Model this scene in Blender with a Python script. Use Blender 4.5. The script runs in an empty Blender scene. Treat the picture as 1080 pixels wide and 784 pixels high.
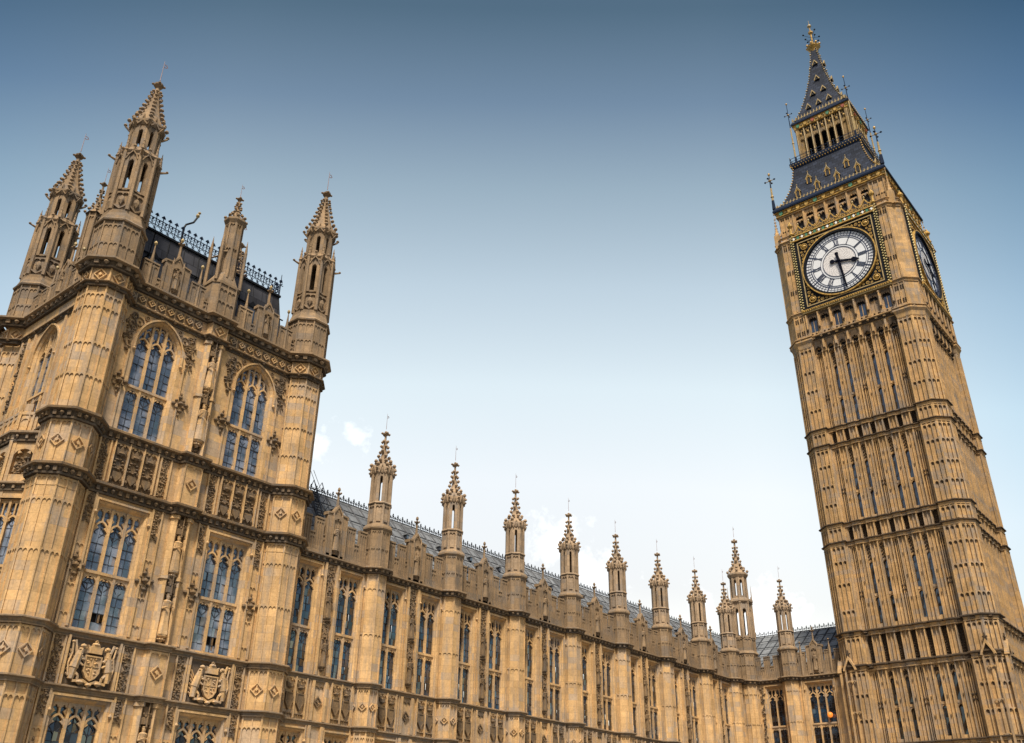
import bpy, math, random
from mathutils import Matrix, Vector
R = math.radians
random.seed(11)
S = bpy.context.scene
COL = S.collection

# ------------------------------------------------------------------ camera
FPX, PITCH, ROLL, YAW = 981.8, R(27.795), R(0.92), R(50.19)
cam_d = bpy.data.cameras.new('camera'); cam = bpy.data.objects.new('camera', cam_d); COL.objects.link(cam)
cam_d.sensor_fit = 'HORIZONTAL'; cam_d.sensor_width = 36; cam_d.lens = FPX / 1080 * 36
cam_d.clip_start = 0.1; cam_d.clip_end = 6000
cy, sy, cp, sp, cr, sr = math.cos(YAW), math.sin(YAW), math.cos(PITCH), math.sin(PITCH), math.cos(ROLL), math.sin(ROLL)
F = Vector((sy*cp, cy*cp, sp)); r0 = Vector((cy, -sy, 0)); up0 = r0.cross(F)
right = cr*r0 + sr*up0; up = -sr*r0 + cr*up0
cam.matrix_world = Matrix(((right.x, up.x, -F.x, 0), (right.y, up.y, -F.y, 0), (right.z, up.z, -F.z, 1.6), (0, 0, 0, 1)))
S.camera = cam

# ------------------------------------------------------------------ sky, sun, exposure
SUN_AZ, SUN_EL = R(-130), R(56)           # high on the river side, behind the viewer
w = bpy.data.worlds.new('World'); S.world = w; w.use_nodes = True
nt = w.node_tree; nt.nodes.clear(); N = nt.nodes.new; L = nt.links.new
CLOUDS = (((0.5637, 0.7299, 0.3866), 0.05, 0.1), ((0.5909, 0.7037, 0.3945), 0.045, 0.1), ((0.7615, 0.5749, 0.2995), 0.075, 0.16), ((0.7955, 0.5424, 0.2702), 0.07, 0.16), ((0.8882, 0.4069, 0.2135), 0.085, 0.22), ((0.8578, 0.4577, 0.2338), 0.05, 0.1))
sky = N('ShaderNodeTexSky'); sky.sky_type = 'NISHITA'; sky.sun_disc = False
sky.sun_elevation = SUN_EL; sky.sun_rotation = SUN_AZ
sky.air_density = 1.0; sky.dust_density = 2.0; sky.ozone_density = 1.5
bg = N('ShaderNodeBackground'); bg.inputs[1].default_value = 0.11
out = N('ShaderNodeOutputWorld')
geo = N('ShaderNodeTexCoord'); sep = N('ShaderNodeSeparateXYZ'); L(geo.outputs['Generated'], sep.inputs[0])
# the air is clear and deep blue high up and milky low over the palace, thinning out to either side
hz_ = N('ShaderNodeVectorMath'); hz_.operation = 'DOT_PRODUCT'; L(geo.outputs['Generated'], hz_.inputs[0]); hz_.inputs[1].default_value = (-0.7*math.sin(R(50)), -0.7*math.cos(R(50)), 1.0)
mr = N('ShaderNodeMapRange'); mr.inputs[1].default_value = -0.75; mr.inputs[2].default_value = 1.25; L(hz_.outputs['Value'], mr.inputs[0])
ramp = N('ShaderNodeValToRGB'); K_ = 3.0
stops = ((0.167, (2.1, 1.42, .94)), (0.228, (2.75, 1.88, 1.2)), (0.29, (2.85, 2.1, 1.33)), (0.354, (2.35, 1.84, 1.22)), (0.418, (1.6, 1.38, .96)), (0.47, (.90, .88, .71)), (0.523, (.47, .54, .45)), (0.58, (.36, .40, .38)), (0.70, (.62, .56, .5)), (1.0, (.85, .78, .7)))  # last stops lift the unseen sky behind the camera, added as facade fill
while len(ramp.color_ramp.elements) > 1: ramp.color_ramp.elements.remove(ramp.color_ramp.elements[-1])
for i_, (p, c) in enumerate(stops):
    e = ramp.color_ramp.elements[0] if i_ == 0 else ramp.color_ramp.elements.new(p)
    e.position = p; e.color = (*[q/K_ for q in c], 1)
L(mr.outputs[0], ramp.inputs[0])
rs = N('ShaderNodeVectorMath'); rs.operation = 'SCALE'; rs.inputs['Scale'].default_value = K_; L(ramp.outputs[0], rs.inputs[0])
fl = N('ShaderNodeVectorMath'); fl.operation = 'MULTIPLY'; fl.inputs[1].default_value = (1, 1, 0); L(geo.outputs['Generated'], fl.inputs[0])
fn_ = N('ShaderNodeVectorMath'); fn_.operation = 'NORMALIZE'; L(fl.outputs[0], fn_.inputs[0])
fd = N('ShaderNodeVectorMath'); fd.operation = 'DOT_PRODUCT'; L(fn_.outputs[0], fd.inputs[0]); fd.inputs[1].default_value = (math.sin(R(47)), math.cos(R(47)), 0)
fm = N('ShaderNodeMapRange'); fm.inputs[1].default_value = -1; L(fd.outputs['Value'], fm.inputs[0])
r5 = N('ShaderNodeValToRGB'); r5.color_ramp.elements[0].position = 0.45; r5.color_ramp.elements[0].color = (1, 1, 1, 1); r5.color_ramp.elements[1].position = 1.0; r5.color_ramp.elements[1].color = (1, 1, 1, 1)
for p, c in ((0.70, (.5, .66, .77)), (0.875, (.49, .65, .79)), (0.925, (.76, .84, .91)), (0.972, (1, 1, 1))):
    e = r5.color_ramp.elements.new(p); e.color = (*c, 1)
L(fm.outputs[0], r5.inputs[0])
m5 = N('ShaderNodeVectorMath'); m5.operation = 'MULTIPLY'; L(rs.outputs[0], m5.inputs[0]); L(r5.outputs[0], m5.inputs[1])
mul = N('ShaderNodeMix'); mul.data_type = 'RGBA'; mul.blend_type = 'MULTIPLY'; mul.inputs[0].default_value = 1
L(sky.outputs[0], mul.inputs[6]); L(m5.outputs[0], mul.inputs[7])
# a few small soft clouds low behind the pinnacles
nz = N('ShaderNodeTexNoise'); nz.inputs['Scale'].default_value = 42.0; nz.inputs['Detail'].default_value = 8; nz.inputs['Roughness'].default_value = 0.62; L(geo.outputs['Generated'], nz.inputs[0])
acc = None
for d_, rad, am in (CLOUDS):
    dd = N('ShaderNodeVectorMath'); dd.operation = 'DISTANCE'; L(geo.outputs['Generated'], dd.inputs[0]); dd.inputs[1].default_value = d_
    q1 = N('ShaderNodeMapRange'); q1.inputs[1].default_value = rad; q1.inputs[2].default_value = 0; q1.inputs[3].default_value = -0.42; q1.inputs[4].default_value = am; L(dd.outputs['Value'], q1.inputs[0])
    if acc is None: acc = q1.outputs[0]
    else:
        q2 = N('ShaderNodeMath'); q2.operation = 'MAXIMUM'; L(acc, q2.inputs[0]); L(q1.outputs[0], q2.inputs[1]); acc = q2.outputs[0]
q3 = N('ShaderNodeMath'); q3.operation = 'ADD'; L(nz.outputs[0], q3.inputs[0]); L(acc, q3.inputs[1])
mm = N('ShaderNodeMapRange'); mm.inputs[1].default_value = 0.40; mm.inputs[2].default_value = 0.80; mm.inputs[3].default_value = 0; mm.inputs[4].default_value = 0.8; L(q3.outputs[0], mm.inputs[0])
cl = N('ShaderNodeMix'); cl.data_type = 'RGBA'; L(mm.outputs[0], cl.inputs[0]); L(mul.outputs[2], cl.inputs[6]); cl.inputs[7].default_value = (7.2, 7.3, 7.4, 1)
L(cl.outputs[2], bg.inputs[0]); L(bg.outputs[0], out.inputs[0])

sun_d = bpy.data.lights.new('sun', 'SUN'); sun_d.energy = 2.8; sun_d.angle = R(10); sun_d.color = (1, 0.93, 0.82)
sun = bpy.data.objects.new('sun', sun_d); COL.objects.link(sun)
sd = Vector((math.sin(SUN_AZ)*math.cos(SUN_EL), math.cos(SUN_AZ)*math.cos(SUN_EL), math.sin(SUN_EL)))
sun.rotation_euler = sd.to_track_quat('Z', 'Y').to_euler()
V = S.view_settings; V.view_transform = 'Standard'; V.look = 'None'; V.gamma = 1; V.use_curve_mapping = False; V.exposure = 1.0

# ------------------------------------------------------------------ materials
def mat(name):
    m = bpy.data.materials.new(name); m.use_nodes = True
    return m, m.node_tree, m.node_tree.nodes['Principled BSDF']
def stone(name, base, var=0.35, dirt=0.5, block=(0.95, 0.42), bump=0.25, grey=0.5):
    m, t, b = mat(name); N = t.nodes.new; L = t.links.new
    g = N('ShaderNodeNewGeometry')
    cx = N('ShaderNodeVectorMath'); cx.operation = 'CROSS_PRODUCT'; L(g.outputs['True Normal'], cx.inputs[0]); cx.inputs[1].default_value = (0, 0, 1)
    dt = N('ShaderNodeVectorMath'); dt.operation = 'DOT_PRODUCT'; L(cx.outputs[0], dt.inputs[0]); L(g.outputs['Position'], dt.inputs[1])
    sp_ = N('ShaderNodeSeparateXYZ'); L(g.outputs['Position'], sp_.inputs[0])
    cb = N('ShaderNodeCombineXYZ'); L(dt.outputs['Value'], cb.inputs[0]); L(sp_.outputs[2], cb.inputs[1])
    bt = N('ShaderNodeTexBrick'); L(cb.outputs[0], bt.inputs[0])
    bt.inputs['Scale'].default_value = 1; bt.inputs['Brick Width'].default_value = block[0]; bt.inputs['Row Height'].default_value = block[1]
    bt.inputs['Mortar Size'].default_value = 0.006; bt.inputs['Mortar Smooth'].default_value = 0.5; bt.inputs['Bias'].default_value = -0.1
    lo = tuple(c*(1-var) for c in base); hi = tuple(min(1, c*(1+var*0.55)) for c in base)
    bt.inputs['Color1'].default_value = (*lo, 1); bt.inputs['Color2'].default_value = (*hi, 1); bt.inputs['Mortar'].default_value = (*[c*0.5 for c in base], 1)
    # odd blocks replaced or weathered grey
    def mth(op, a, b_=None):
        q = N('ShaderNodeMath'); q.operation = op
        for i_, v_ in enumerate((a, b_)):
            if v_ is None: continue
            if isinstance(v_, (int, float)): q.inputs[i_].default_value = v_
            else: L(v_, q.inputs[i_])
        return q.outputs[0]
    row = mth('FLOOR', mth('DIVIDE', sp_.outputs[2], block[1])); off_ = mth('MULTIPLY', mth('MODULO', row, 2.0), 0.5)
    colm = mth('FLOOR', mth('ADD', mth('DIVIDE', dt.outputs['Value'], block[0]), off_))
    cw_ = N('ShaderNodeCombineXYZ'); L(colm, cw_.inputs[0]); L(row, cw_.inputs[1]); wn = N('ShaderNodeTexWhiteNoise'); wn.noise_dimensions = '2D'; L(cw_.outputs[0], wn.inputs[0])
    n0 = N('ShaderNodeTexNoise'); L(g.outputs['Position'], n0.inputs[0]); n0.inputs['Scale'].default_value = 0.35; n0.inputs['Detail'].default_value = 3
    thr = N('ShaderNodeMapRange'); thr.inputs[1].default_value = 0.86; thr.inputs[2].default_value = 0.98; thr.inputs[3].default_value = 0; thr.inputs[4].default_value = grey
    L(mth('ADD', mth('MULTIPLY', wn.outputs[0], 0.55), mth('MULTIPLY', n0.outputs[0], 0.95)), thr.inputs[0])
    gm_ = N('ShaderNodeMix'); gm_.data_type = 'RGBA'; L(thr.outputs[0], gm_.inputs[0]); L(bt.outputs[0], gm_.inputs[6]); gk = sum(base)/3*0.78; gm_.inputs[7].default_value = (gk*1.08, gk*0.93, gk*0.78, 1)
    # broad mottling
    n1 = N('ShaderNodeTexNoise'); L(g.outputs['Position'], n1.inputs[0]); n1.inputs['Scale'].default_value = 0.55; n1.inputs['Detail'].default_value = 6; n1.inputs['Roughness'].default_value = 0.62
    r1 = N('ShaderNodeMapRange'); r1.inputs[1].default_value = 0.3; r1.inputs[2].default_value = 0.7; r1.inputs[3].default_value = 0.74; r1.inputs[4].default_value = 1.16; L(n1.outputs[0], r1.inputs[0])
    mx = N('ShaderNodeVectorMath'); mx.operation = 'SCALE'; L(gm_.outputs[2], mx.inputs[0]); L(r1.outputs[0], mx.inputs['Scale'])
    # grey weathering streaks that run down the stone, and soot specks
    mpg = N('ShaderNodeMapping'); mpg.inputs['Scale'].default_value = (2.6, 2.6, 0.35); L(g.outputs['Position'], mpg.inputs[0])
    n2 = N('ShaderNodeTexNoise'); L(mpg.outputs[0], n2.inputs[0]); n2.inputs['Scale'].default_value = 1.0; n2.inputs['Detail'].default_value = 5; n2.inputs['Roughness'].default_value = 0.65
    r2 = N('ShaderNodeMapRange'); r2.inputs[1].default_value = 0.46; r2.inputs[2].default_value = 0.74; r2.inputs[3].default_value = 0; r2.inputs[4].default_value = dirt; L(n2.outputs[0], r2.inputs[0])
    m2 = N('ShaderNodeMix'); m2.data_type = 'RGBA'; L(r2.outputs[0], m2.inputs[0]); L(mx.outputs[0], m2.inputs[6])
    gr = sum(base)/3*0.5; m2.inputs[7].default_value = (gr*1.12, gr, gr*0.86, 1)
    n3 = N('ShaderNodeTexNoise'); L(g.outputs['Position'], n3.inputs[0]); n3.inputs['Scale'].default_value = 9; n3.inputs['Detail'].default_value = 4; n3.inputs['Roughness'].default_value = 0.7
    r3 = N('ShaderNodeMapRange'); r3.inputs[1].default_value = 0.35; r3.inputs[2].default_value = 0.7; r3.inputs[3].default_value = 0.82; r3.inputs[4].default_value = 1.1; L(n3.outputs[0], r3.inputs[0])
    m3 = N('ShaderNodeVectorMath'); m3.operation = 'SCALE'; L(m2.outputs[2], m3.inputs[0]); L(r3.outputs[0], m3.inputs['Scale'])
    L(m3.outputs[0], b.inputs['Base Color'])
    b.inputs['Roughness'].default_value = 0.92; b.inputs['Specular IOR Level'].default_value = 0.15
    bp = N('ShaderNodeBump'); bp.inputs['Strength'].default_value = bump; bp.inputs['Distance'].default_value = 0.03; L(n3.outputs[0], bp.inputs['Height']); L(bp.outputs[0], b.inputs['Normal'])
    return m
M = {}
M['wall'] = stone('honey_limestone', (0.62, 0.385, 0.17), 0.15, 0.75)
M['upper'] = stone('weathered_limestone', (0.315, 0.212, 0.118), 0.16, 0.7, bump=0.35)
M['pale'] = stone('pale_pinnacle_limestone', (0.40, 0.28, 0.17), 0.15, 0.5, bump=0.35)
M['dark'] = stone('soot_and_shade_limestone', (0.16, 0.112, 0.068), 0.35, 0.8, bump=0.5)  # soot plus painted shade, for string hollows and the ground behind the arms
M['carve'] = stone('carved_limestone', (0.22, 0.14, 0.07), 0.2, 0.9, bump=0.6)  # carved parts; colour lowered to deepen shade in recesses, plus soot
M['tower'] = stone('tower_limestone', (0.52, 0.32, 0.138), 0.17, 0.95, block=(0.8, 0.38))
M['tcarve'] = stone('tower_carved_limestone', (0.10, 0.065, 0.036), 0.3, 0.9, bump=0.6)  # extra dark tone puts shade into the tower recesses, over soot
def plain(name, col, rough=0.6, metal=0.0, nscale=4, nvar=0.2, spec=0.5, bump=0.0):
    m, t, b = mat(name); N = t.nodes.new; L = t.links.new
    g = N('ShaderNodeNewGeometry'); n = N('ShaderNodeTexNoise'); n.inputs['Scale'].default_value = nscale; n.inputs['Detail'].default_value = 5; L(g.outputs['Position'], n.inputs[0])
    r = N('ShaderNodeMapRange'); r.inputs[1].default_value = 0.3; r.inputs[2].default_value = 0.7; r.inputs[3].default_value = 1-nvar; r.inputs[4].default_value = 1+nvar; L(n.outputs[0], r.inputs[0])
    s = N('ShaderNodeVectorMath'); s.operation = 'SCALE'; s.inputs[0].default_value = col; L(r.outputs[0], s.inputs['Scale']); L(s.outputs[0], b.inputs['Base Color'])
    b.inputs['Roughness'].default_value = rough; b.inputs['Metallic'].default_value = metal; b.inputs['Specular IOR Level'].default_value = spec
    if bump:
        bp = N('ShaderNodeBump'); bp.inputs['Strength'].default_value = bump; bp.inputs['Distance'].default_value = 0.03; L(n.outputs[0], bp.inputs['Height']); L(bp.outputs[0], b.inputs['Normal'])
    return m
M['gold'] = plain('gilding', (0.38, 0.225, 0.045), 0.55, 0.15, 6, 0.6)
M['palegold'] = plain('pale_gilding', (0.33, 0.235, 0.095), 0.55, 0.05, 3, 0.25)
M['black'] = plain('black_iron', (0.006, 0.007, 0.009), 0.6, spec=0.12)
M['blue'] = plain('blue_black_paint', (0.010, 0.018, 0.038), 0.6, spec=0.12)
M['hand'] = plain('dark_blue_hand', (0.003, 0.004, 0.010), 0.7, spec=0.05)
M['green'] = plain('green_paint', (0.05, 0.17, 0.09), 0.5)
M['red'] = plain('red_paint', (0.30, 0.07, 0.03), 0.5)
M['white'] = plain('white_paint', (0.75, 0.74, 0.68), 0.5, nvar=0.08)
M['cream'] = plain('cream_gilt_bead', (0.62, 0.50, 0.22), 0.5, 0.1)
M['opal'] = plain('opal_glass', (0.66, 0.66, 0.65), 0.25, nscale=2, nvar=0.05)
M['opal2'] = plain('opal_glass_centre', (0.64, 0.60, 0.56), 0.3, nscale=5, nvar=0.1)
M['lead'] = plain('lead_came', (0.02, 0.022, 0.028), 0.6)
M['void'] = plain('opening_shadow', (0.012, 0.011, 0.012), 0.8)  # near-black stand-in for shade inside openings and recesses
M['copper'] = plain('weather_vane_metal', (0.22, 0.12, 0.10), 0.6)
def glass(nm, c0, c1):
    m, t, b = mat(nm); N = t.nodes.new; L = t.links.new
    g = N('ShaderNodeNewGeometry'); n = N('ShaderNodeTexNoise'); n.inputs['Scale'].default_value = 0.7; n.inputs['Detail'].default_value = 3; L(g.outputs['Position'], n.inputs[0])
    n.inputs['Scale'].default_value = 0.8; n.inputs['Roughness'].default_value = 0.55
    cr_ = N('ShaderNodeValToRGB'); cr_.color_ramp.elements[0].position = 0.46; cr_.color_ramp.elements[0].color = (*c0, 1)
    cr_.color_ramp.elements[1].position = 0.62; cr_.color_ramp.elements[1].color = (*c1, 1); L(n.outputs[0], cr_.inputs[0]); L(cr_.outputs[0], b.inputs['Base Color'])
    oi = N('ShaderNodeObjectInfo'); ad = N('ShaderNodeVectorMath'); ad.operation = 'ADD'; sc_ = N('ShaderNodeMath'); sc_.operation = 'MULTIPLY'; sc_.inputs[1].default_value = 37; L(oi.outputs['Random'], sc_.inputs[0]); L(g.outputs['Position'], ad.inputs[0]); L(sc_.outputs[0], ad.inputs[1]); L(ad.outputs[0], n.inputs[0])
    b.inputs['Roughness'].default_value = 0.04; b.inputs['IOR'].default_value = 2.1
    n2 = N('ShaderNodeTexNoise'); n2.inputs['Scale'].default_value = 3.5; L(g.outputs['Position'], n2.inputs[0])
    bp = N('ShaderNodeBump'); bp.inputs['Strength'].default_value = 0.12; bp.inputs['Distance'].default_value = 0.02; L(n2.outputs[0], bp.inputs['Height']); L(bp.outputs[0], b.inputs['Normal'])
    return m
M['glass'] = glass('leaded_glass', (0.05, 0.07, 0.095), (0.22, 0.24, 0.28)); M['dglass'] = glass('dark_leaded_glass', (0.003, 0.004, 0.006), (0.012, 0.04, 0.075))
def sheet_roof(name, col, w_, h_, mortar, rough=0.45):
    m, t, b = mat(name); N = t.nodes.new; L = t.links.new
    g = N('ShaderNodeNewGeometry')
    cx = N('ShaderNodeVectorMath'); cx.operation = 'CROSS_PRODUCT'; L(g.outputs['True Normal'], cx.inputs[0]); cx.inputs[1].default_value = (0, 0, 1)
    nn = N('ShaderNodeVectorMath'); nn.operation = 'NORMALIZE'; L(cx.outputs[0], nn.inputs[0])
    dt = N('ShaderNodeVectorMath'); dt.operation = 'DOT_PRODUCT'; L(nn.outputs[0], dt.inputs[0]); L(g.outputs['Position'], dt.inputs[1])
    s = N('ShaderNodeSeparateXYZ'); L(g.outputs['Position'], s.inputs[0]); cb = N('ShaderNodeCombineXYZ'); L(dt.outputs['Value'], cb.inputs[0]); L(s.outputs[2], cb.inputs[1])
    bt = N('ShaderNodeTexBrick'); L(cb.outputs[0], bt.inputs[0]); bt.inputs['Scale'].default_value = 1; bt.inputs['Brick Width'].default_value = w_; bt.inputs['Row Height'].default_value = h_; bt.inputs['Mortar Size'].default_value = mortar
    bt.inputs['Color1'].default_value = (*[c*0.6 for c in col], 1); bt.inputs['Color2'].default_value = (*[c*1.3 for c in col], 1); bt.inputs['Mortar'].default_value = (*[c*0.35 for c in col], 1)
    n = N('ShaderNodeTexNoise'); n.inputs['Scale'].default_value = 1.1; n.inputs['Detail'].default_value = 6; L(g.outputs['Position'], n.inputs[0])
    r = N('ShaderNodeMapRange'); r.inputs[1].default_value = 0.3; r.inputs[2].default_value = 0.7; r.inputs[3].default_value = 0.75; r.inputs[4].default_value = 1.25; L(n.outputs[0], r.inputs[0])
    sc = N('ShaderNodeVectorMath'); sc.operation = 'SCALE'; L(bt.outputs[0], sc.inputs[0]); L(r.outputs[0], sc.inputs['Scale']); L(sc.outputs[0], b.inputs['Base Color'])
    b.inputs['Roughness'].default_value = rough; b.inputs['Specular IOR Level'].default_value = 0.2
    return m
M['roof'] = sheet_roof('grey_iron_roof', (0.17, 0.175, 0.175), 0.98, 0.86, 0.03)
M['darkroof'] = sheet_roof('dark_iron_roof', (0.045, 0.045, 0.05), 0.8, 0.7, 0.02)
M['troof'] = sheet_roof('blue_grey_iron_tiles', (0.022, 0.028, 0.044), 0.55, 0.42, 0.03, 0.75)
M['ground'] = plain('asphalt_ground', (0.06, 0.06, 0.06), 0.9, nscale=1.5, nvar=0.25)
M['paving'] = plain('paving_stone', (0.20, 0.19, 0.17), 0.85, nscale=2, nvar=0.2)

# ------------------------------------------------------------------ mesh builder. Local space: u along the wall, w out of the wall, z up
class MB:
    def __init__(s, *mats):
        s.v = []; s.f = []; s.mi = []; s.mats = list(mats) or ['wall']; s.cur = 0; s.fr = (0, 0, 0.0, 1.0)
    def use(s, name):
        if name not in s.mats: s.mats.append(name)
        s.cur = s.mats.index(name); return s
    def frame(s, cu=0, cw=0, rot=0.0):       # rot turns the outward direction (degrees, seen from above in u,w space)
        a = R(rot); s.fr = (cu, cw, math.sin(a), math.cos(a)); return s
    def add(s, pts, faces):
        cu, cw, sn, cs = s.fr; b = len(s.v)
        for (u, w_, z) in pts:
            s.v.append((cu + u*cs + w_*sn, -(cw - u*sn + w_*cs), z))
        for f in faces:
            s.f.append([b+i for i in f]); s.mi.append(s.cur)
    def box(s, u0, u1, w0, w1, z0, z1):
        s.add([(u0, w0, z0), (u1, w0, z0), (u1, w1, z0), (u0, w1, z0), (u0, w0, z1), (u1, w0, z1), (u1, w1, z1), (u0, w1, z1)],
              [(0, 1, 2, 3), (7, 6, 5, 4), (3, 2, 6, 7), (1, 0, 4, 5), (0, 3, 7, 4), (2, 1, 5, 6)])
    def prism(s, poly, w0, w1):               # polygon in (u,z), extruded along w
        n = len(poly); pts = [(u, w0, z) for u, z in poly] + [(u, w1, z) for u, z in poly]
        s.add(pts, [tuple(range(n))[::-1], tuple(range(n, 2*n))] + [(i, (i+1) % n, n+(i+1) % n, n+i) for i in range(n)])
    def column(s, poly, z0, z1, poly1=None):  # polygon in (u,w), extruded along z
        n = len(poly); poly1 = poly1 or poly
        pts = [(u, w_, z0) for u, w_ in poly] + [(u, w_, z1) for u, w_ in poly1]
        s.add(pts, [tuple(range(n))[::-1], tuple(range(n, 2*n))] + [(i, (i+1) % n, n+(i+1) % n, n+i) for i in range(n)])
    def octo(s, cu, cw, a0, z0, a1, z1, n=8, ph=22.5):
        k = math.cos(math.pi/n)
        p0 = [(cu + a0/k*math.cos(R(ph+360*i/n)), cw + a0/k*math.sin(R(ph+360*i/n))) for i in range(n)]
        p1 = [(cu + a1/k*math.cos(R(ph+360*i/n)), cw + a1/k*math.sin(R(ph+360*i/n))) for i in range(n)]
        s.column(p0, z0, z1, p1)
    def turn(s, cu, cw, prof, n=8, ph=22.5):  # stacked rings: prof = [(radius, z), ...]
        pts = []; fs = []
        for (r_, z) in prof: pts += [(cu + r_*math.cos(R(ph+360*i/n)), cw + r_*math.sin(R(ph+360*i/n)), z) for i in range(n)]
        for j in range(len(prof)-1):
            for i in range(n): fs.append((j*n+i, j*n+(i+1) % n, (j+1)*n+(i+1) % n, (j+1)*n+i))
        fs += [tuple(range(n))[::-1], tuple(range((len(prof)-1)*n, len(prof)*n))]
        s.add(pts, fs)
    def blob(s, u, w_, z, a, b=None, c=None):
        b = b or a; c = c or a; d = 0.7
        pts = [(u, w_, z+c), (u, w_, z-c)]
        pts += [(u+a*math.cos(R(60*i)), w_+b*math.sin(R(60*i)), z) for i in range(6)]
        pts += [(u+a*d*math.cos(R(60*i+30)), w_+b*d*math.sin(R(60*i+30)), z+c*0.68) for i in range(6)]
        fs = []
        for i in range(6):
            j = (i+1) % 6
            fs += [(2+i, 2+j, 8+i), (8+i, 2+j, 8+j), (8+i, 8+j, 0), (2+j, 2+i, 1)]
        s.add(pts, fs)
    def bar(s, p, q, r_, r2=None, n=5):
        p = Vector(p); q = Vector(q); d = (q-p)
        if d.length < 1e-6: return
        d.normalize(); a = Vector((0, 0, 1)) if abs(d.z) < 0.9 else Vector((1, 0, 0))
        e = d.cross(a).normalized(); f = d.cross(e); r2 = r_ if r2 is None else r2
        pts = [tuple(p + e*r_*math.cos(2*math.pi*i/n) + f*r_*math.sin(2*math.pi*i/n)) for i in range(n)]
        pts += [tuple(q + e*r2*math.cos(2*math.pi*i/n) + f*r2*math.sin(2*math.pi*i/n)) for i in range(n)]
        s.add(pts, [tuple(range(n)), tuple(range(n, 2*n))[::-1]] + [(i, n+i, n+(i+1) % n, (i+1) % n) for i in range(n)])
    def path(s, pts, r_):
        for a, b in zip(pts, pts[1:]): s.bar(a, b, r_)
    def stroke(s, path, wd, w0, w1, closed=False):     # a bar of width wd following a path in (u,z)
        n = len(path); h = wd/2; L_ = []; R_ = []
        for i in range(n):
            a = path[(i-1) % n] if (closed or i > 0) else None; b = path[i]; c = path[(i+1) % n] if (closed or i < n-1) else None
            ds = []
            if a is not None:
                l = math.hypot(b[0]-a[0], b[1]-a[1]) or 1e-6; ds.append(((b[0]-a[0])/l, (b[1]-a[1])/l))
            if c is not None:
                l = math.hypot(c[0]-b[0], c[1]-b[1]) or 1e-6; ds.append(((c[0]-b[0])/l, (c[1]-b[1])/l))
            if len(ds) == 2:
                nx = -(ds[0][1]+ds[1][1]); ny = ds[0][0]+ds[1][0]; l = math.hypot(nx, ny)
                if l < 0.3: nx, ny, k = -ds[0][1], ds[0][0], 1
                else:
                    nx /= l; ny /= l; k = 1/max(0.5, nx*-ds[0][1]+ny*ds[0][0])
            else: nx, ny, k = -ds[0][1], ds[0][0], 1
            L_.append((b[0]+nx*h*k, b[1]+ny*h*k)); R_.append((b[0]-nx*h*k, b[1]-ny*h*k))
        m = n if closed else n-1; pts = []; fs = []
        for i in range(n): pts += [(*[L_[i][0]], w1, L_[i][1]), (R_[i][0], w1, R_[i][1]), (R_[i][0], w0, R_[i][1]), (L_[i][0], w0, L_[i][1])]
        for i in range(m):
            a = 4*i; b = 4*((i+1) % n)
            for k in range(4): fs.append((a+k, b+k, b+(k+1) % 4, a+(k+1) % 4))
        if not closed: fs += [(0, 1, 2, 3), (4*n-4, 4*n-1, 4*n-2, 4*n-3)]
        s.add(pts, fs)
    def sweep(s, path, prof, closed=False):            # path in (u,w), outward on the left of travel; prof = [(offset, z)]
        n = len(path); off = []
        for i in range(n):
            a = path[(i-1) % n] if (closed or i > 0) else None; b = path[i]; c = path[(i+1) % n] if (closed or i < n-1) else None
            ds = []
            for p, q in ((a, b), (b, c)):
                if p is not None and q is not None:
                    l = math.hypot(q[0]-p[0], q[1]-p[1]) or 1e-6; ds.append(((q[0]-p[0])/l, (q[1]-p[1])/l))
            if len(ds) == 2:
                nx = -(ds[0][1]+ds[1][1]); ny = ds[0][0]+ds[1][0]; l = math.hypot(nx, ny) or 1; nx /= l; ny /= l
                k = 1/max(0.45, nx*-ds[0][1]+ny*ds[0][0]); off.append((nx*k, ny*k))
            else: off.append((-ds[0][1], ds[0][0]))
        m = len(prof); pts = []; fs = []
        for (b, o) in zip(path, off):
            for (d, z) in prof: pts.append((b[0]+o[0]*d, b[1]+o[1]*d, z))
        for i in range(n if closed else n-1):
            a = i*m; b = ((i+1) % n)*m
            for k in range(m-1): fs.append((a+k, b+k, b+k+1, a+k+1))
        if not closed: fs += [tuple(range(m)), tuple(range((n-1)*m, n*m))[::-1]]
        s.add(pts, fs)
    def mesh(s, name):
        me = bpy.data.meshes.new(name); me.from_pydata(s.v, [], s.f)
        for m in s.mats: me.materials.append(M[m])
        me.polygons.foreach_set('material_index', s.mi); me.update()
        return me

def along(path, step, closed=False):
    """points (u, w, direction angle) every step along a (u,w) path"""
    P = path + [path[0]] if closed else path; res = []
    for (a, b) in zip(P, P[1:]):
        l = math.hypot(b[0]-a[0], b[1]-a[1]); n = max(1, round(l/step))
        if l < step*0.5: continue
        for i in range(n):
            t = (i+0.5)/n; res.append((a[0]+(b[0]-a[0])*t, a[1]+(b[1]-a[1])*t, math.atan2(b[1]-a[1], b[0]-a[0])))
    return res

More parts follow.
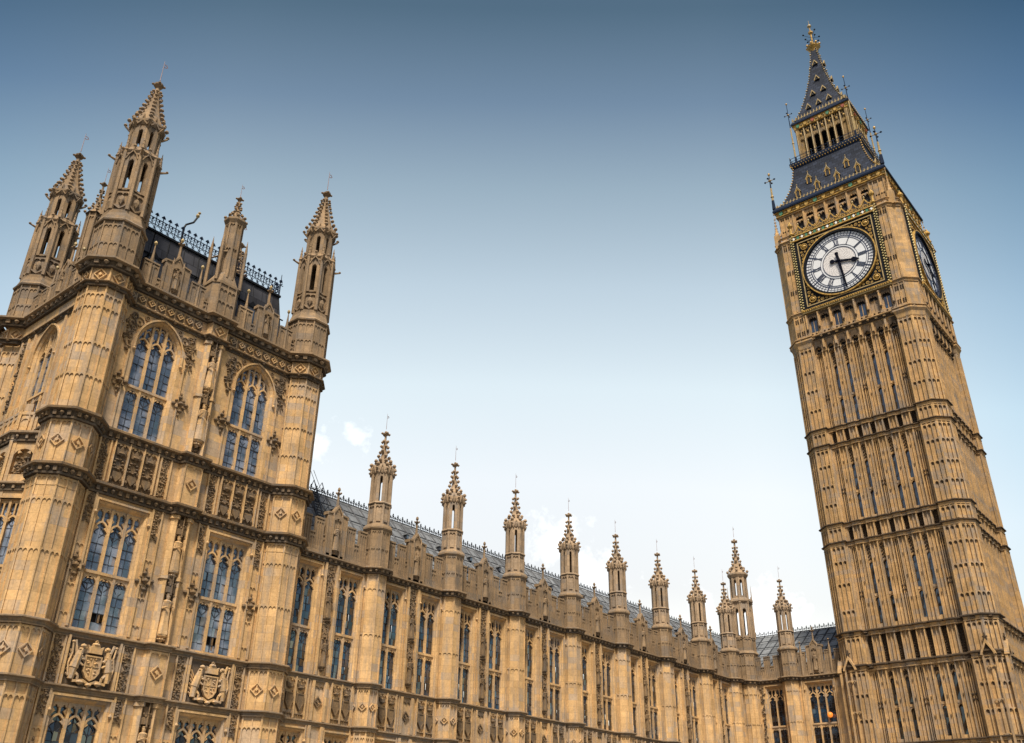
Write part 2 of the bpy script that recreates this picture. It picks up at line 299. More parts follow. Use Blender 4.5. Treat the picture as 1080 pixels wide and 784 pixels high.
# ------------------------------------------------------------------ objects
def root(name, label, cat, loc, rot=(0, 0, 0), group=None, kind=None):
    o = bpy.data.objects.new(name, None); COL.objects.link(o); o.location = loc; o.rotation_euler = rot; o.empty_display_size = 0.5
    o['label'] = label; o['category'] = cat
    if group: o['group'] = group
    if kind: o['kind'] = kind
    return o
def obj(name, mb, parent=None, at=(0, 0, 0), rot=0.0, label=None):
    me = mb if isinstance(mb, bpy.types.Mesh) else mb.mesh(name)
    o = bpy.data.objects.new(name, me); COL.objects.link(o)
    o.location = at; o.rotation_euler = (0, 0, R(rot))
    if parent: o.parent = parent
    if label: o['label'] = label
    return o
class Kit:
    """a part with its sub-parts, built once and placed many times"""
    def __init__(s, name, mb, subs=()):
        s.name = name; s.me = mb.mesh(name); s.subs = [(n, m.mesh(n)) for n, m in subs]
    def put(s, parent, at, rot=0.0, label=None):
        o = obj(s.name, s.me, parent, at, rot, label)
        for n, m in s.subs: obj(n, m, o)
        return o

# ------------------------------------------------------------------ gothic vocabulary
def archz(hw, H, u):
    u = min(abs(u), hw)
    if H >= hw:
        c = (H*H-hw*hw)/(2*hw); return math.sqrt(max(0, (hw+c)**2-(u+c)**2))
    return H*(max(0, 1-(u/hw)**1.9))**0.52
def arch(u0, u1, zs, H, n=6):
    c = (u0+u1)/2; hw = (u1-u0)/2
    return [(c+hw*x, zs+archz(hw, H, hw*x)) for x in [-math.cos(math.pi*i/(2*n)) for i in range(n)] + [0] + [math.cos(math.pi*(n-1-i)/(2*n)) for i in range(n)]]
def archfill(mb, u0, u1, zs, H, zt, w0, w1, n=4, cusp=True):
    a = arch(u0, u1, zs, H, n); k = len(a)//2; c = (u0+u1)/2
    mb.prism([(u0, zt)] + a[:k+1] + [(c, zt)], w0, w1)
    mb.prism([(c, zt)] + a[k:] + [(u1, zt)], w0, w1)
    if cusp:
        s_ = (u1-u0)*0.17
        for sg, p in ((1, a[k//2+1]), (-1, a[-(k//2)-2])):
            mb.prism([(p[0]-sg*0.01, p[1]+s_*0.5), (p[0]-sg*0.01, p[1]-s_*0.9), (p[0]+sg*s_, p[1]-s_*0.55)], w0+0.02, w1-0.01)
def wall(mb, u0, u1, z0, z1, holes, w0=-0.4, w1=0.0):
    """holes = [(u0,u1,z0,z1,H)] grouped by column; H = height of an arch on top, 0 for square"""
    cols = {}
    for h in holes: cols.setdefault((h[0], h[1]), []).append(h)
    x = u0
    for (a, b) in sorted(cols):
        if a > x: mb.box(x, a, w0, w1, z0, z1)
        z = z0
        for h in sorted(cols[(a, b)], key=lambda q: q[2]):
            if h[2] > z: mb.box(a, b, w0, w1, z, h[2])
            z = h[3]
            if h[4]: archfill(mb, a, b, h[3]-h[4], h[4], h[3]+0.02, w0, w1, 8, False); z = h[3]+0.02
        if z < z1: mb.box(a, b, w0, w1, z, z1)
        x = b
    if x < u1: mb.box(x, u1, w0, w1, z0, z1)
def diamond(mb, u, z, r_, w0, t=0.05, h=0.06):
    mb.stroke([(u-r_, z), (u, z+r_), (u+r_, z), (u, z-r_)], t, w0, w0+h, True)
    mb.prism([(u-r_*0.33, z), (u, z+r_*0.33), (u+r_*0.33, z), (u, z-r_*0.33)], w0, w0+h*1.2)
def boss(mb, u, z, s_, w0=0.0):
    """carved foliage boss: a cross of leaves with a dropping tail"""
    mb.blob(u, w0+s_*0.25, z, s_*0.32, s_*0.35, s_*0.32)
    for i in range(8):
        a = R(45*i+8); r_ = s_*(0.72 if i % 2 == 0 else 0.55); q = s_*(0.24 if i % 2 == 0 else 0.17)
        mb.blob(u+r_*math.cos(a), w0+s_*0.12, z+r_*math.sin(a), q, s_*0.2, q*1.1)
    mb.blob(u, w0+0.05, z-s_*1.15, s_*0.13, s_*0.12, s_*0.25); mb.blob(u, w0+0.05, z+s_*1.1, s_*0.12, s_*0.12, s_*0.22)
def foliage(mb, u0, u1, z0, z1, w0, size=0.09, dens=1.0, seed=0):
    """carved running foliage: a winding stem with leaves"""
    rn = random.Random(seed*7+3); W = u1-u0; H = z1-z0; n = int(H/(size*1.1)); c = (u0+u1)/2
    st = [(c + W*0.27*math.sin(i*0.9+seed), z0+H*(i+0.5)/n) for i in range(n)]
    mb.stroke(st, size*0.45, w0, w0+0.06)
    for i, (u, z) in enumerate(st):
        for k in range(max(1, int(W/size*0.75*dens))):
            uu = u0+size*0.4+rn.random()*(W-size*0.8); s_ = size*(0.35+0.4*rn.random())
            mb.blob(uu, w0+0.02+0.05*rn.random(), z+rn.uniform(-.5, .5)*size, s_, s_*0.9, s_*(0.7+0.6*rn.random()))
def facetribs(mb, hw, w0, z0, z1, heads=(), loz=(), cen=True, rib=0.045, rh=0.07, hh=0.22):
    """blind panelling on a flat strip: edge ribs, a centre rib, small cusped heads and lozenges; w0 = sunk face"""
    for sg in (-1, 1): mb.box(sg*hw-rib if sg > 0 else -hw, hw if sg > 0 else -hw+rib, w0-0.01, w0+rh, z0, z1)
    if cen: mb.box(-rib*0.55, rib*0.55, w0-0.01, w0+rh*0.8, z0, z1)
    for z in heads:
        for (a, b) in (((-hw+rib, -rib*0.55), (rib*0.55, hw-rib)) if cen else ((-hw+rib, hw-rib),)):
            m_ = (a+b)/2
            for (c, d) in (((a, m_), (m_, b)) if cen else ((a, m_), (m_, b))): archfill(mb, c, d, z-hh*0.95, hh*0.65, z, w0-0.01, w0+rh*0.8, 2)
            old = mb.cur; mb.use('carve'); mb.box(a, b, w0-0.01, w0+0.012, z-hh*0.5, z); mb.cur = old  # darker strip painted in as shade under each head
    for z in loz: diamond(mb, 0, z, min(hw*0.62, 0.3), w0+rh*0.5, 0.05, 0.06)
def octo_panels(mb, cu, cw, a, z0, z1, heads=(), loz=(), cen=True, rib=0.05, rh=0.07, facets=range(8), hh=0.22, w_=1.0):
    mb.frame(); mb.octo(cu, cw, a-rh, z0, a-rh, z1)
    hw = a*math.tan(R(22.5))
    for k in facets:
        mb.frame(cu, cw, 45*k)
        # local frame at centre, push outwards by a
        st = len(mb.v); 
        _facet(mb, hw, a-rh, z0, z1, heads, loz, cen, rib, rh, hh)
    mb.frame()
def _facet(mb, hw, w0, z0, z1, heads, loz, cen, rib, rh, hh): facetribs(mb, hw, w0, z0, z1, heads, loz, cen, rib, rh, hh)
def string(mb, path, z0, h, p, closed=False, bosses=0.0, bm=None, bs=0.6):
    """moulded string course: hollow below (shade-toned in the dark stone), weathered lip above, carved blocks in the hollow"""
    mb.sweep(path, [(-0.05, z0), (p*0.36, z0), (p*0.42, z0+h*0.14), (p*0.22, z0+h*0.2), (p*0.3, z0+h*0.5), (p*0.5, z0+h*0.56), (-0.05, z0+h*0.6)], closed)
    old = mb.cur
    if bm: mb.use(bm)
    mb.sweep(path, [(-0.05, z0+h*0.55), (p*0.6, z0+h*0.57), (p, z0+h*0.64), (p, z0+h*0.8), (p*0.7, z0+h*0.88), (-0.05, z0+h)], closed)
    if bosses:
        for i, (u, w_, a) in enumerate(along(path, bosses, closed)):
            nx, ny = -math.sin(a), math.cos(a); tx, ty = math.cos(a), math.sin(a); q = bosses*0.3*bs; d0, d1 = p*0.2, p*0.66
            if i % 3 == 2: mb.blob(u+nx*p*0.55, w_+ny*p*0.55, z0+h*0.36, q*1.1, q*1.1, h*0.22); continue
            P4 = [(u+tx*s_*q+nx*d, w_+ty*s_*q+ny*d) for s_, d in ((-1, d0), (1, d0), (0.8, d1), (-0.8, d1))]
            mb.column(P4, z0+h*0.2, z0+h*0.54)
    mb.cur = old
def spirelet(mb, cu, cw, a, z0, z1, ncr=6, n=8, cs=1.0, full=False):
    """crocketed spirelet with a leafy finial"""
    H = z1-z0; k = 1/math.cos(math.pi/n)
    prof = [(a*k, z0), (a*k*0.58, z0+H*0.13), (a*k*0.31, z0+H*0.33), (a*k*0.17, z0+H*0.58), (a*k*0.10, z0+H*0.84), (a*k*0.1, z0+H*0.93)]
    if full: prof = [(a*k, z0), (a*k*0.72, z0+H*0.16), (a*k*0.48, z0+H*0.40), (a*k*0.27, z0+H*0.66), (a*k*0.15, z0+H*0.88), (a*k*0.1, z0+H*0.93)]; cs *= 0.72
    mb.turn(cu, cw, prof, n)
    def rad(t):
        z = z0+H*t
        for (r1, za), (r2, zb) in zip(prof, prof[1:]):
            if z <= zb: return r1+(r2-r1)*(z-za)/(zb-za)
        return prof[-1][0]
    for j in range(ncr):
        t = 0.03+0.85*j/ncr; r_ = rad(t); s_ = a*0.19*cs*(1-0.35*t)
        for i in range(n):
            if n == 8 and t > 0.2 and (i+j) % 2 and not full: continue
            an = R(22.5+360*i/n); d = r_+s_*0.9
            mb.blob(cu+d*math.cos(an), cw+d*math.sin(an), z0+H*t+s_*0.5, s_, s_, s_*1.15)
    zf = z0+H*0.93
    mb.turn(cu, cw, [(a*0.1, zf), (a*0.34, zf+H*0.035), (a*0.36, zf+H*0.06), (a*0.12, zf+H*0.085), (a*0.16, zf+H*0.11), (a*0.03, zf+H*0.14)], 6)
    for i in range(4):
        an = R(90*i+20); mb.blob(cu+a*0.36*math.cos(an), cw+a*0.36*math.sin(an), zf+H*0.05, a*0.13*cs, a*0.13*cs, a*0.13*cs)
def vane(mb, cu, cw, z0, h, s_=1.0):
    mb.bar((cu, cw, z0), (cu, cw, z0+h), 0.025*s_, 0.012*s_)
    a = (0.24*s_); z = z0+h*0.78
    mb.stroke([(cu, z-0.06*s_), (cu+a*0.5, z-0.1*s_), (cu+a, z), (cu+a*0.7, z+0.12*s_), (cu, z+0.1*s_)], 0.035*s_, cw-0.012, cw+0.012)
def openstage(mb, cu, cw, a, z0, z1, zs, sill, th=0.16, pier=0.13, H=None, n=8):
    """octagonal open lantern: piers at the corners, pointed openings, solid sill"""
    hw = a*math.tan(math.pi/n)
    for k in range(n):
        mb.frame(cu, cw, 360/n*k)
        mb.box(-hw, -hw+pier, a-th, a+0.02, z0, z1); mb.box(hw-pier, hw, a-th, a+0.02, z0, z1)
        mb.box(-hw+pier, hw-pier, a-th, a-0.03, z0, z0+sill)
        if sill > 0.3: mb.box(-hw+pier+0.07, hw-pier-0.07, a-0.05, a, z0+sill*0.25, z0+sill*0.75)
        archfill(mb, -hw+pier, hw-pier, zs, H or (hw-pier)*1.5, z1, a-th, a-0.03, 3)
        mb.blob(-hw, a+0.02, z0+(z1-z0)*0.98, pier*0.6, pier*0.6, pier*0.8)
    mb.frame()
def figure(mb, u, w0, z0, h, seed=0):
    """a robed statue: feet, folds, shoulders, bent arms, head with hair and crown"""
    rn = random.Random(seed); n = 12; s_ = h/1.8; prof = [(0.24, 0), (0.235, .12), (0.2, .45), (0.175, .8), (0.18, 1.0), (0.155, 1.12), (0.2, 1.35), (0.225, 1.45), (0.12, 1.52), (0.065, 1.55)]
    pts = []; fs = []; lean = rn.uniform(-.03, .03)
    for j, (r_, z) in enumerate(prof):
        for i in range(n):
            a = 2*math.pi*i/n; f = 1+0.12*math.sin(5*a+seed)*(1 if z < 1.1 else 0.2)
            pts.append((u+s_*(r_*f*math.cos(a)*1.1+lean*z), w0+s_*r_*f*0.8*math.sin(a), z0+z*s_))
    for j in range(len(prof)-1):
        for i in range(n): fs.append((j*n+i, j*n+(i+1) % n, (j+1)*n+(i+1) % n, (j+1)*n+i))
    fs += [tuple(range(n))[::-1], tuple(range((len(prof)-1)*n, len(prof)*n))]; mb.add(pts, fs)
    c = u+s_*lean*1.6
    mb.turn(c, w0+0.02*s_, [(s_*0.05, z0+1.5*s_), (s_*0.085, z0+1.58*s_), (s_*0.1, z0+1.66*s_), (s_*0.1, z0+1.72*s_), (s_*0.12, z0+1.78*s_), (s_*0.09, z0+1.8*s_)], 8)
    mb.blob(c, w0+0.11*s_, z0+1.64*s_, 0.02*s_, 0.03*s_, 0.03*s_)
    for sg in (-1, 1):
        e = (u+sg*0.26*s_, w0+0.02*s_, z0+1.12*s_); hd = (u+sg*rn.uniform(.05, .2)*s_, w0+0.24*s_, z0+rn.uniform(1.1, 1.3)*s_)
        mb.bar((u+sg*0.2*s_, w0, z0+1.42*s_), e, 0.065*s_, 0.055*s_, 6); mb.bar(e, hd, 0.055*s_, 0.035*s_, 6); mb.blob(*hd, 0.04*s_)
    mb.bar((u+0.16*s_, w0+0.24*s_, z0+0.3*s_), (u+0.14*s_, w0+0.24*s_, z0+1.5*s_), 0.018*s_)
def canopy(mb, u, w0, z0, s_, h):
    """projecting niche canopy with little gablets and pinnacles"""
    mb.frame()
    for k, (du, dw) in enumerate(((-s_, 0.12), (0, 0.26), (s_, 0.12))):
        mb.bar((u+du, w0+dw, z0-0.1), (u+du, w0+dw, z0+h*0.6), 0.045, 0.03, 4); mb.bar((u+du, w0+dw, z0+h*0.6), (u+du, w0+dw, z0+h), 0.04, 0.005, 4)
        mb.blob(u+du, w0+dw, z0-0.12, 0.06)
    mb.column([(u-s_, w0-0.1), (u-s_, w0+0.12), (u, w0+0.26), (u+s_, w0+0.12), (u+s_, w0-0.1)], z0, z0+h*0.3)
    for i in range(7): mb.blob(u+s_*(i/3-1), w0+0.12+0.14*(1-abs(i/3-1)), z0+h*(0.32+0.1*(i % 2)), 0.05, 0.05, 0.08)
    mb.column([(u-s_*0.6, w0-0.05), (u-s_*0.6, w0+0.05), (u, w0+0.16), (u+s_*0.6, w0+0.05), (u+s_*0.6, w0-0.05)], z0+h*0.3, z0+h*0.75)
def corbel(mb, u, w0, z0, s_):
    mb.turn(u, w0, [(s_*0.15, z0-s_*1.3), (s_*0.5, z0-s_*0.9), (s_*0.45, z0-s_*0.6), (s_*0.95, z0-s_*0.25), (s_, z0)], 8)
    for i in range(5): mb.blob(u+s_*0.6*math.cos(R(200+35*i)), w0+abs(s_*0.6*math.sin(R(200+35*i))), z0-s_*0.75, s_*0.2)

def window(W, z0, z1, nl, zt, H=0.0, jm=0.16, rec=0.30, headh=0.9, upper=True, stonem='wall', colw=2, row=0.40, seed=0, fr=0.12, casement=None, gm='glass'):
    """traceried window, sunk in the wall: returns (stone, glass, cames). H = arch height (0: square head)"""
    st = MB(stonem); gl = MB(gm); ca = MB('lead'); rn = random.Random(seed)
    hw = W/2; top = lambda u: (z1-H+archz(hw, H, u)) if H else z1
    # splayed reveal and inner frame
    if H:
        o = [(-hw-jm, z0)] + arch(-hw-jm, hw+jm, z1-H, H+jm*0.9, 9) + [(hw+jm, z0)]
        i_ = [(-hw, z0)] + arch(-hw, hw, z1-H, H, 9) + [(hw, z0)]
        hd = [(-hw-jm-0.1, z1-H-0.5)] + arch(-hw-jm-0.1, hw+jm+0.1, z1-H, H+jm+0.08, 9) + [(hw+jm+0.1, z1-H-0.5)]
    else:
        o = [(-hw-jm, z0), (-hw-jm, z1+jm), (hw+jm, z1+jm), (hw+jm, z0)]; i_ = [(-hw, z0), (-hw, z1), (hw, z1), (hw, z0)]
        hd = [(-hw-jm-0.12, z1-0.4), (-hw-jm-0.12, z1+jm+0.1), (hw+jm+0.12, z1+jm+0.1), (hw+jm+0.12, z1-0.4)]
    m_ = len(o); mid = [((a[0]*0.45+b[0]*0.55), (a[1]*0.45+b[1]*0.55)) for a, b in zip(o, i_)]
    lev = [(o, 0.012), (mid, -rec*0.35), (mid, -rec*0.5), (i_, -rec*0.85), (i_, -rec-0.14)]
    pts = []; fs = []
    for lp, w_ in lev: pts += [(u, w_, z) for u, z in lp]
    for j in range(len(lev)-1):
        for k in range(m_-1): fs.append((j*m_+k, (j+1)*m_+k, (j+1)*m_+k+1, j*m_+k+1))
    st.add(pts, fs)
    st.stroke(hd, 0.09, 0.0, 0.09)
    for sg in (-1, 1): st.blob(hd[0][0] if sg < 0 else hd[-1][0], 0.08, hd[0][1], 0.09, 0.09, 0.12)
    st.box(-hw-jm, hw+jm, -rec-0.1, 0.05, z0-0.12, z0)
    wa, wb = -rec-0.08, -rec+0.10
    lw = (W-(nl-1)*fr)/nl; edges = [-hw+i*(lw+fr) for i in range(nl)]
    hz = (z1-H*0.45 if H else z1)-headh              # springing of the main light heads
    for i, e in enumerate(edges):
        if i: st.box(e-fr, e, wa, wb, z0, top(e-fr/2)+0.01)
        c = e+lw/2
        # lower light under the transom
        archfill(st, e, e+lw, zt-0.1-lw*0.55, lw*0.52, zt, wa+0.03, wb-0.04, 4)
        # main head: pointed arch, a small mullion above it and little lights either side
        hh = min(lw*0.75, headh*0.6)
        st.stroke(arch(e-0.02, e+lw+0.02, hz, hh, 4), 0.085, wa+0.03, wb-0.03)
        for sg in (-1, 1):
            st.prism([(c+sg*lw*0.43, hz+hh*0.62), (c+sg*lw*0.43, hz+hh*0.1), (c+sg*lw*0.2, hz+hh*0.34)], wa+0.04, wb-0.05)
        if upper:
            tz = top(c)
            if tz > hz+hh: st.box(c-0.035, c+0.035, wa+0.03, wb-0.04, hz+hh-0.03, tz+0.01)
            for (a, b) in ((e, c-0.035), (c+0.035, e+lw)):
                t1 = min(top(a), top(b), z1)-(0.0 if not H else 0.02); q = b-a
                if H: 
                    if t1-q*1.2 > hz: st.stroke(arch(a, b, t1-q*0.9, q*0.8, 3), 0.05, wa+0.03, wb-0.05)
                else: archfill(st, a, b, t1-q*1.1, q*0.75, t1+0.005, wa+0.03, wb-0.05, 3)
                # small quatrefoil cusps against the main arch
                st.prism([(a if a == e else b, hz+hh*0.9), ((a+b)/2, hz+hh*1.15+0.05), (a if a == e else b, hz+hh*1.35+0.08)], wa+0.04, wb-0.06)
    st.box(-hw, hw, wa-0.01, wb+0.03, zt, zt+0.13)
    # glass, cell by cell, each with its own slight tilt, and lead cames
    gw = -rec-0.05
    for i, e in enumerate(edges):
        for (za, zb) in ((z0, zt), (zt+0.13, z1-0.0)):
            n = max(1, round((zb-za)/row)); dz = (zb-za)/n
            for j in range(n):
                for k in range(colw):
                    a = e+lw*k/colw; b = e+lw*(k+1)/colw; p = za+dz*j; q = p+dz
                    if H and p > top((a+b)/2): continue
                    if casement and casement[0] == i and casement[1] <= p+dz/2 <= casement[2]: continue
                    t1, t2 = rn.gauss(0, 0.012), rn.gauss(0, 0.016)
                    gl.add([(a, gw-t1, p), (b, gw+t1, p), (b, gw+t1-t2, q), (a, gw-t1-t2, q)], [(0, 1, 2, 3)])
                if j: ca.box(e, e+lw, gw, gw+0.012, za+dz*j-0.017, za+dz*j+0.017)
            for k in range(1, colw): ca.box(e+lw*k/colw-0.016, e+lw*k/colw+0.016, gw, gw+0.012, za, zb)
        for zc in (zt-lw*0.75, hz-lw*0.05):
            ca.stroke([(e+lw*0.12, zc), (e+lw/2, zc+lw*0.42), (e+lw*0.88, zc), (e+lw/2, zc-lw*0.42)], 0.04, gw, gw+0.016, True)
    if casement:
        i, a, b = casement; e = edges[i]
        ca.use('void'); ca.box(e, e+lw, gw-0.3, gw-0.25, a-0.2, b+0.2); ca.use('carve'); ca.box(e+lw*0.62, e+lw*0.74, gw-0.1, gw, a-0.1, b); ca.use('lead')
    return st, gl, ca
def window_kit(*a, **k):
    st, gl, ca = window(*a, **k); return Kit('window', st, (('glass', gl), ('lead_cames', ca)))
def battlement(mb, u0, u1, w0, z0, zp, zm, mw, gw, th=0.17, first=True, panels=True):
    """pierced-looking panelled parapet with merlons between u0 and u1"""
    mb.box(u0, u1, w0-th, w0-0.05, z0, zp)
    n = max(1, round((u1-u0)/(mw+gw))); s_ = (u1-u0)/n
    for i in range(n):
        a = u0+s_*i+s_*(gw/(mw+gw))/2; b = u0+s_*(i+1)-s_*(gw/(mw+gw))/2
        mb.box(a, b, w0-th, w0-0.05, zp, zm); mb.box(a-0.04, b+0.04, w0-th-0.03, w0+0.03, zm, zm+0.1)
        mb.box(a-0.03, a, w0-th-0.01, w0+0.01, zp, zm); mb.box(b, b+0.03, w0-th-0.01, w0+0.01, zp, zm)
        mb.box(b+0.03, u0+s_*(i+1)+s_*(gw/(mw+gw))/2-0.03 if i < n-1 else u1, w0-th-0.05, w0+0.02, zp-0.08, zp)
        if panels:
            k = 3
            for j in range(k+1): mb.box(a+(b-a)*j/k-0.025, a+(b-a)*j/k+0.025, w0-0.06, w0, z0, zm)
            for j in range(k): archfill(mb, a+(b-a)*j/k+0.025, a+(b-a)*(j+1)/k-0.025, zm-0.28, 0.12, zm-0.08, w0-0.06, w0-0.01, 2, False)
            mb.box(b+(gw*0.5)-0.025, b+(gw*0.5)+0.025, w0-0.06, w0, z0, zp-0.1)
            archfill(mb, b+0.03, b+gw-0.03, zp-0.42, 0.12, zp-0.2, w0-0.06, w0-0.01, 2, False)
def gablet(mb, u, w0, z0, zt, hw, fz, seed=0, gold=False):
    """stepped gablet over a bay with a niche, figure and finial"""
    mb.box(-hw+u, hw+u, w0-0.3, w0-0.02, z0, zt-0.35)
    mb.prism([(u-hw, zt-0.35), (u-hw, zt-0.25), (u-hw*0.45, zt-0.2), (u, zt+0.25), (u+hw*0.45, zt-0.2), (u+hw, zt-0.25), (u+hw, zt-0.35)], w0-0.3, w0-0.02)
    mb.stroke([(u-hw-0.05, zt-0.35), (u-hw-0.05, zt-0.2), (u-hw*0.45, zt-0.15), (u, zt+0.3), (u+hw*0.45, zt-0.15), (u+hw+0.05, zt-0.2), (u+hw+0.05, zt-0.35)], 0.09, w0-0.34, w0+0.04)
    for sg in (-1, 1):
        mb.box(u+sg*hw-0.05, u+sg*hw+0.05, w0-0.05, w0+0.05, z0, zt-0.4)
        mb.box(u+sg*hw*0.45-0.045, u+sg*hw*0.45+0.045, w0-0.05, w0+0.08, z0, zt-0.3); mb.bar((u+sg*hw*0.45, w0+0.03, zt-0.3), (u+sg*hw*0.45, w0+0.03, zt+0.1), 0.07, 0.01, 4)
    archfill(mb, u-hw*0.4, u+hw*0.4, zt-0.75, 0.3, zt-0.3, w0-0.03, w0+0.07, 3)
    figure(mb, u, w0+0.06, z0+0.35, (zt-z0)*0.55, seed); corbel(mb, u, w0, z0+0.35, 0.16)
    H = fz-zt; mb.turn(u, w0-0.15, [(0.17, zt), (0.13, zt+H*0.15), (0.09, zt+H*0.2), (0.06, zt+H*0.7), (0.16, zt+H*0.74), (0.06, zt+H*0.78)], 6)
    for i in range(4): mb.blob(u+0.13*math.cos(R(90*i+45)), w0-0.15+0.13*math.sin(R(90*i+45)), zt+H*0.77, 0.07)
    if gold: mb.use('palegold')
    mb.blob(u, w0-0.15, fz-H*0.1, 0.1, 0.1, H*0.12)
    mb.cur = 0
def cresting(mb, a, b, z0, h, step):
    """iron ridge cresting between plan points a and b (u,w,z tuples share height z0)"""
    L_ = math.hypot(b[0]-a[0], b[1]-a[1]); ang = math.degrees(math.atan2(-(b[1]-a[1]), b[0]-a[0])); n = max(1, round(L_/step)); s_ = L_/n
    mb.frame(a[0], a[1], ang)
    mb.box(0, L_, -0.03, 0.03, z0, z0+0.04); mb.box(0, L_, -0.02, 0.02, z0+h*0.34, z0+h*0.34+0.03)
    for i in range(n+1):
        u = s_*i
        mb.box(u-0.02, u+0.02, -0.02, 0.02, z0, z0+h*0.92)
        for zz, q in ((0.66, 0.16), (0.85, 0.1)): mb.box(u-h*q, u+h*q, -0.015, 0.015, z0+h*zz-0.015, z0+h*zz+0.03)
        mb.prism([(u-h*0.09, z0+h*0.9), (u, z0+h*0.8), (u+h*0.09, z0+h*0.9), (u, z0+h)], -0.02, 0.02)
        if i < n:
            c = u+s_/2; r_ = min(s_*0.4, h*0.16)
            mb.stroke([(c+r_*math.cos(R(60*k)), z0+h*0.18+r_*math.sin(R(60*k))) for k in range(6)], 0.025, -0.012, 0.012, True)
            mb.stroke([(u, z0+h*0.62), (c, z0+h*0.4), (u+s_, z0+h*0.62)], 0.025, -0.012, 0.012)
            mb.box(c-0.015, c+0.015, -0.012, 0.012, z0+h*0.34, z0+h*0.6)
            mb.prism([(c-h*0.06, z0+h*0.58), (c, z0+h*0.52), (c+h*0.06, z0+h*0.58), (c, z0+h*0.68)], -0.015, 0.015)
    mb.frame()

# ------------------------------------------------------------------ ground (never in this view, but the place stands on it)
def sheet(name, x0, x1, y0, y1, z, m):
    b = MB(m); b.v = [(x0, y0, z), (x1, y0, z), (x1, y1, z), (x0, y1, z)]; b.f = [[0, 1, 2, 3]]; b.mi = [0]
    o = obj(name, b); o['kind'] = 'structure'; return o
sheet('ground', -2500, 2500, -2500, 2500, -0.15, 'ground')
pv = MB('paving'); pv.box(-20, 130, -38.5, -14, -0.146, 0.0); o = obj('pavement', pv); o['kind'] = 'structure'

# ------------------------------------------------------------------ corner pavilion of the palace
TU, TW0, TW1, TA = 6.26, -0.26, -9.66, 1.15
def corner_path(cu, cw, a, q, e=0.26):
    b = a*math.tan(R(22.5)); P = [(-e, -a), (-b, -a), (-a, -b), (-a, b), (-b, a), (b, a), (a, b), (a, e)]
    for _ in range(q): P = [(y, -x) for x, y in P]
    return [(cu+x, cw+y) for x, y in P]
def pav_path(a=TA, bump=True, bw=0.62, bd=0.34):
    P = corner_path(-TU, TW0, a, 0)
    if bump: P += [(-bw, 0), (-bw+0.1, bd), (bw-0.1, bd), (bw, 0)]
    P += corner_path(TU, TW0, a, 1) + corner_path(TU, TW1, a, 2) + corner_path(-TU, TW1, a, 3)
    return P
def build_turret(a=TA, vane_h=1.45):
    """one corner turret standing on its axis"""
    t = MB('wall')
    octo_panels(t, 0, 0, a, 0, 7.8, heads=(4.2, 7.3), rh=0.07)
    octo_panels(t, 0, 0, a, 8.0, 10.05, heads=(9.95,), loz=(9.0,))
    octo_panels(t, 0, 0, a-0.03, 10.3, 16.55, heads=(13.2, 15.45), rh=0.06)
    octo_panels(t, 0, 0, a-0.02, 16.0, 16.55, heads=(16.45,), rh=0.05)
    octo_panels(t, 0, 0, a, 17.05, 19.25, heads=(19.15,), loz=(18.15,))
    octo_panels(t, 0, 0, a-0.03, 19.7, 26.35, heads=(21.6, 23.3, 25.3, 26.0), rh=0.07)
    octo_panels(t, 0, 0, a, 26.6, 27.5, loz=(27.03,), cen=False)
    t.use('upper')
    octo_panels(t, 0, 0, a+0.02, 27.9, 30.3, heads=(29.0, 30.1), rh=0.06)
    return t
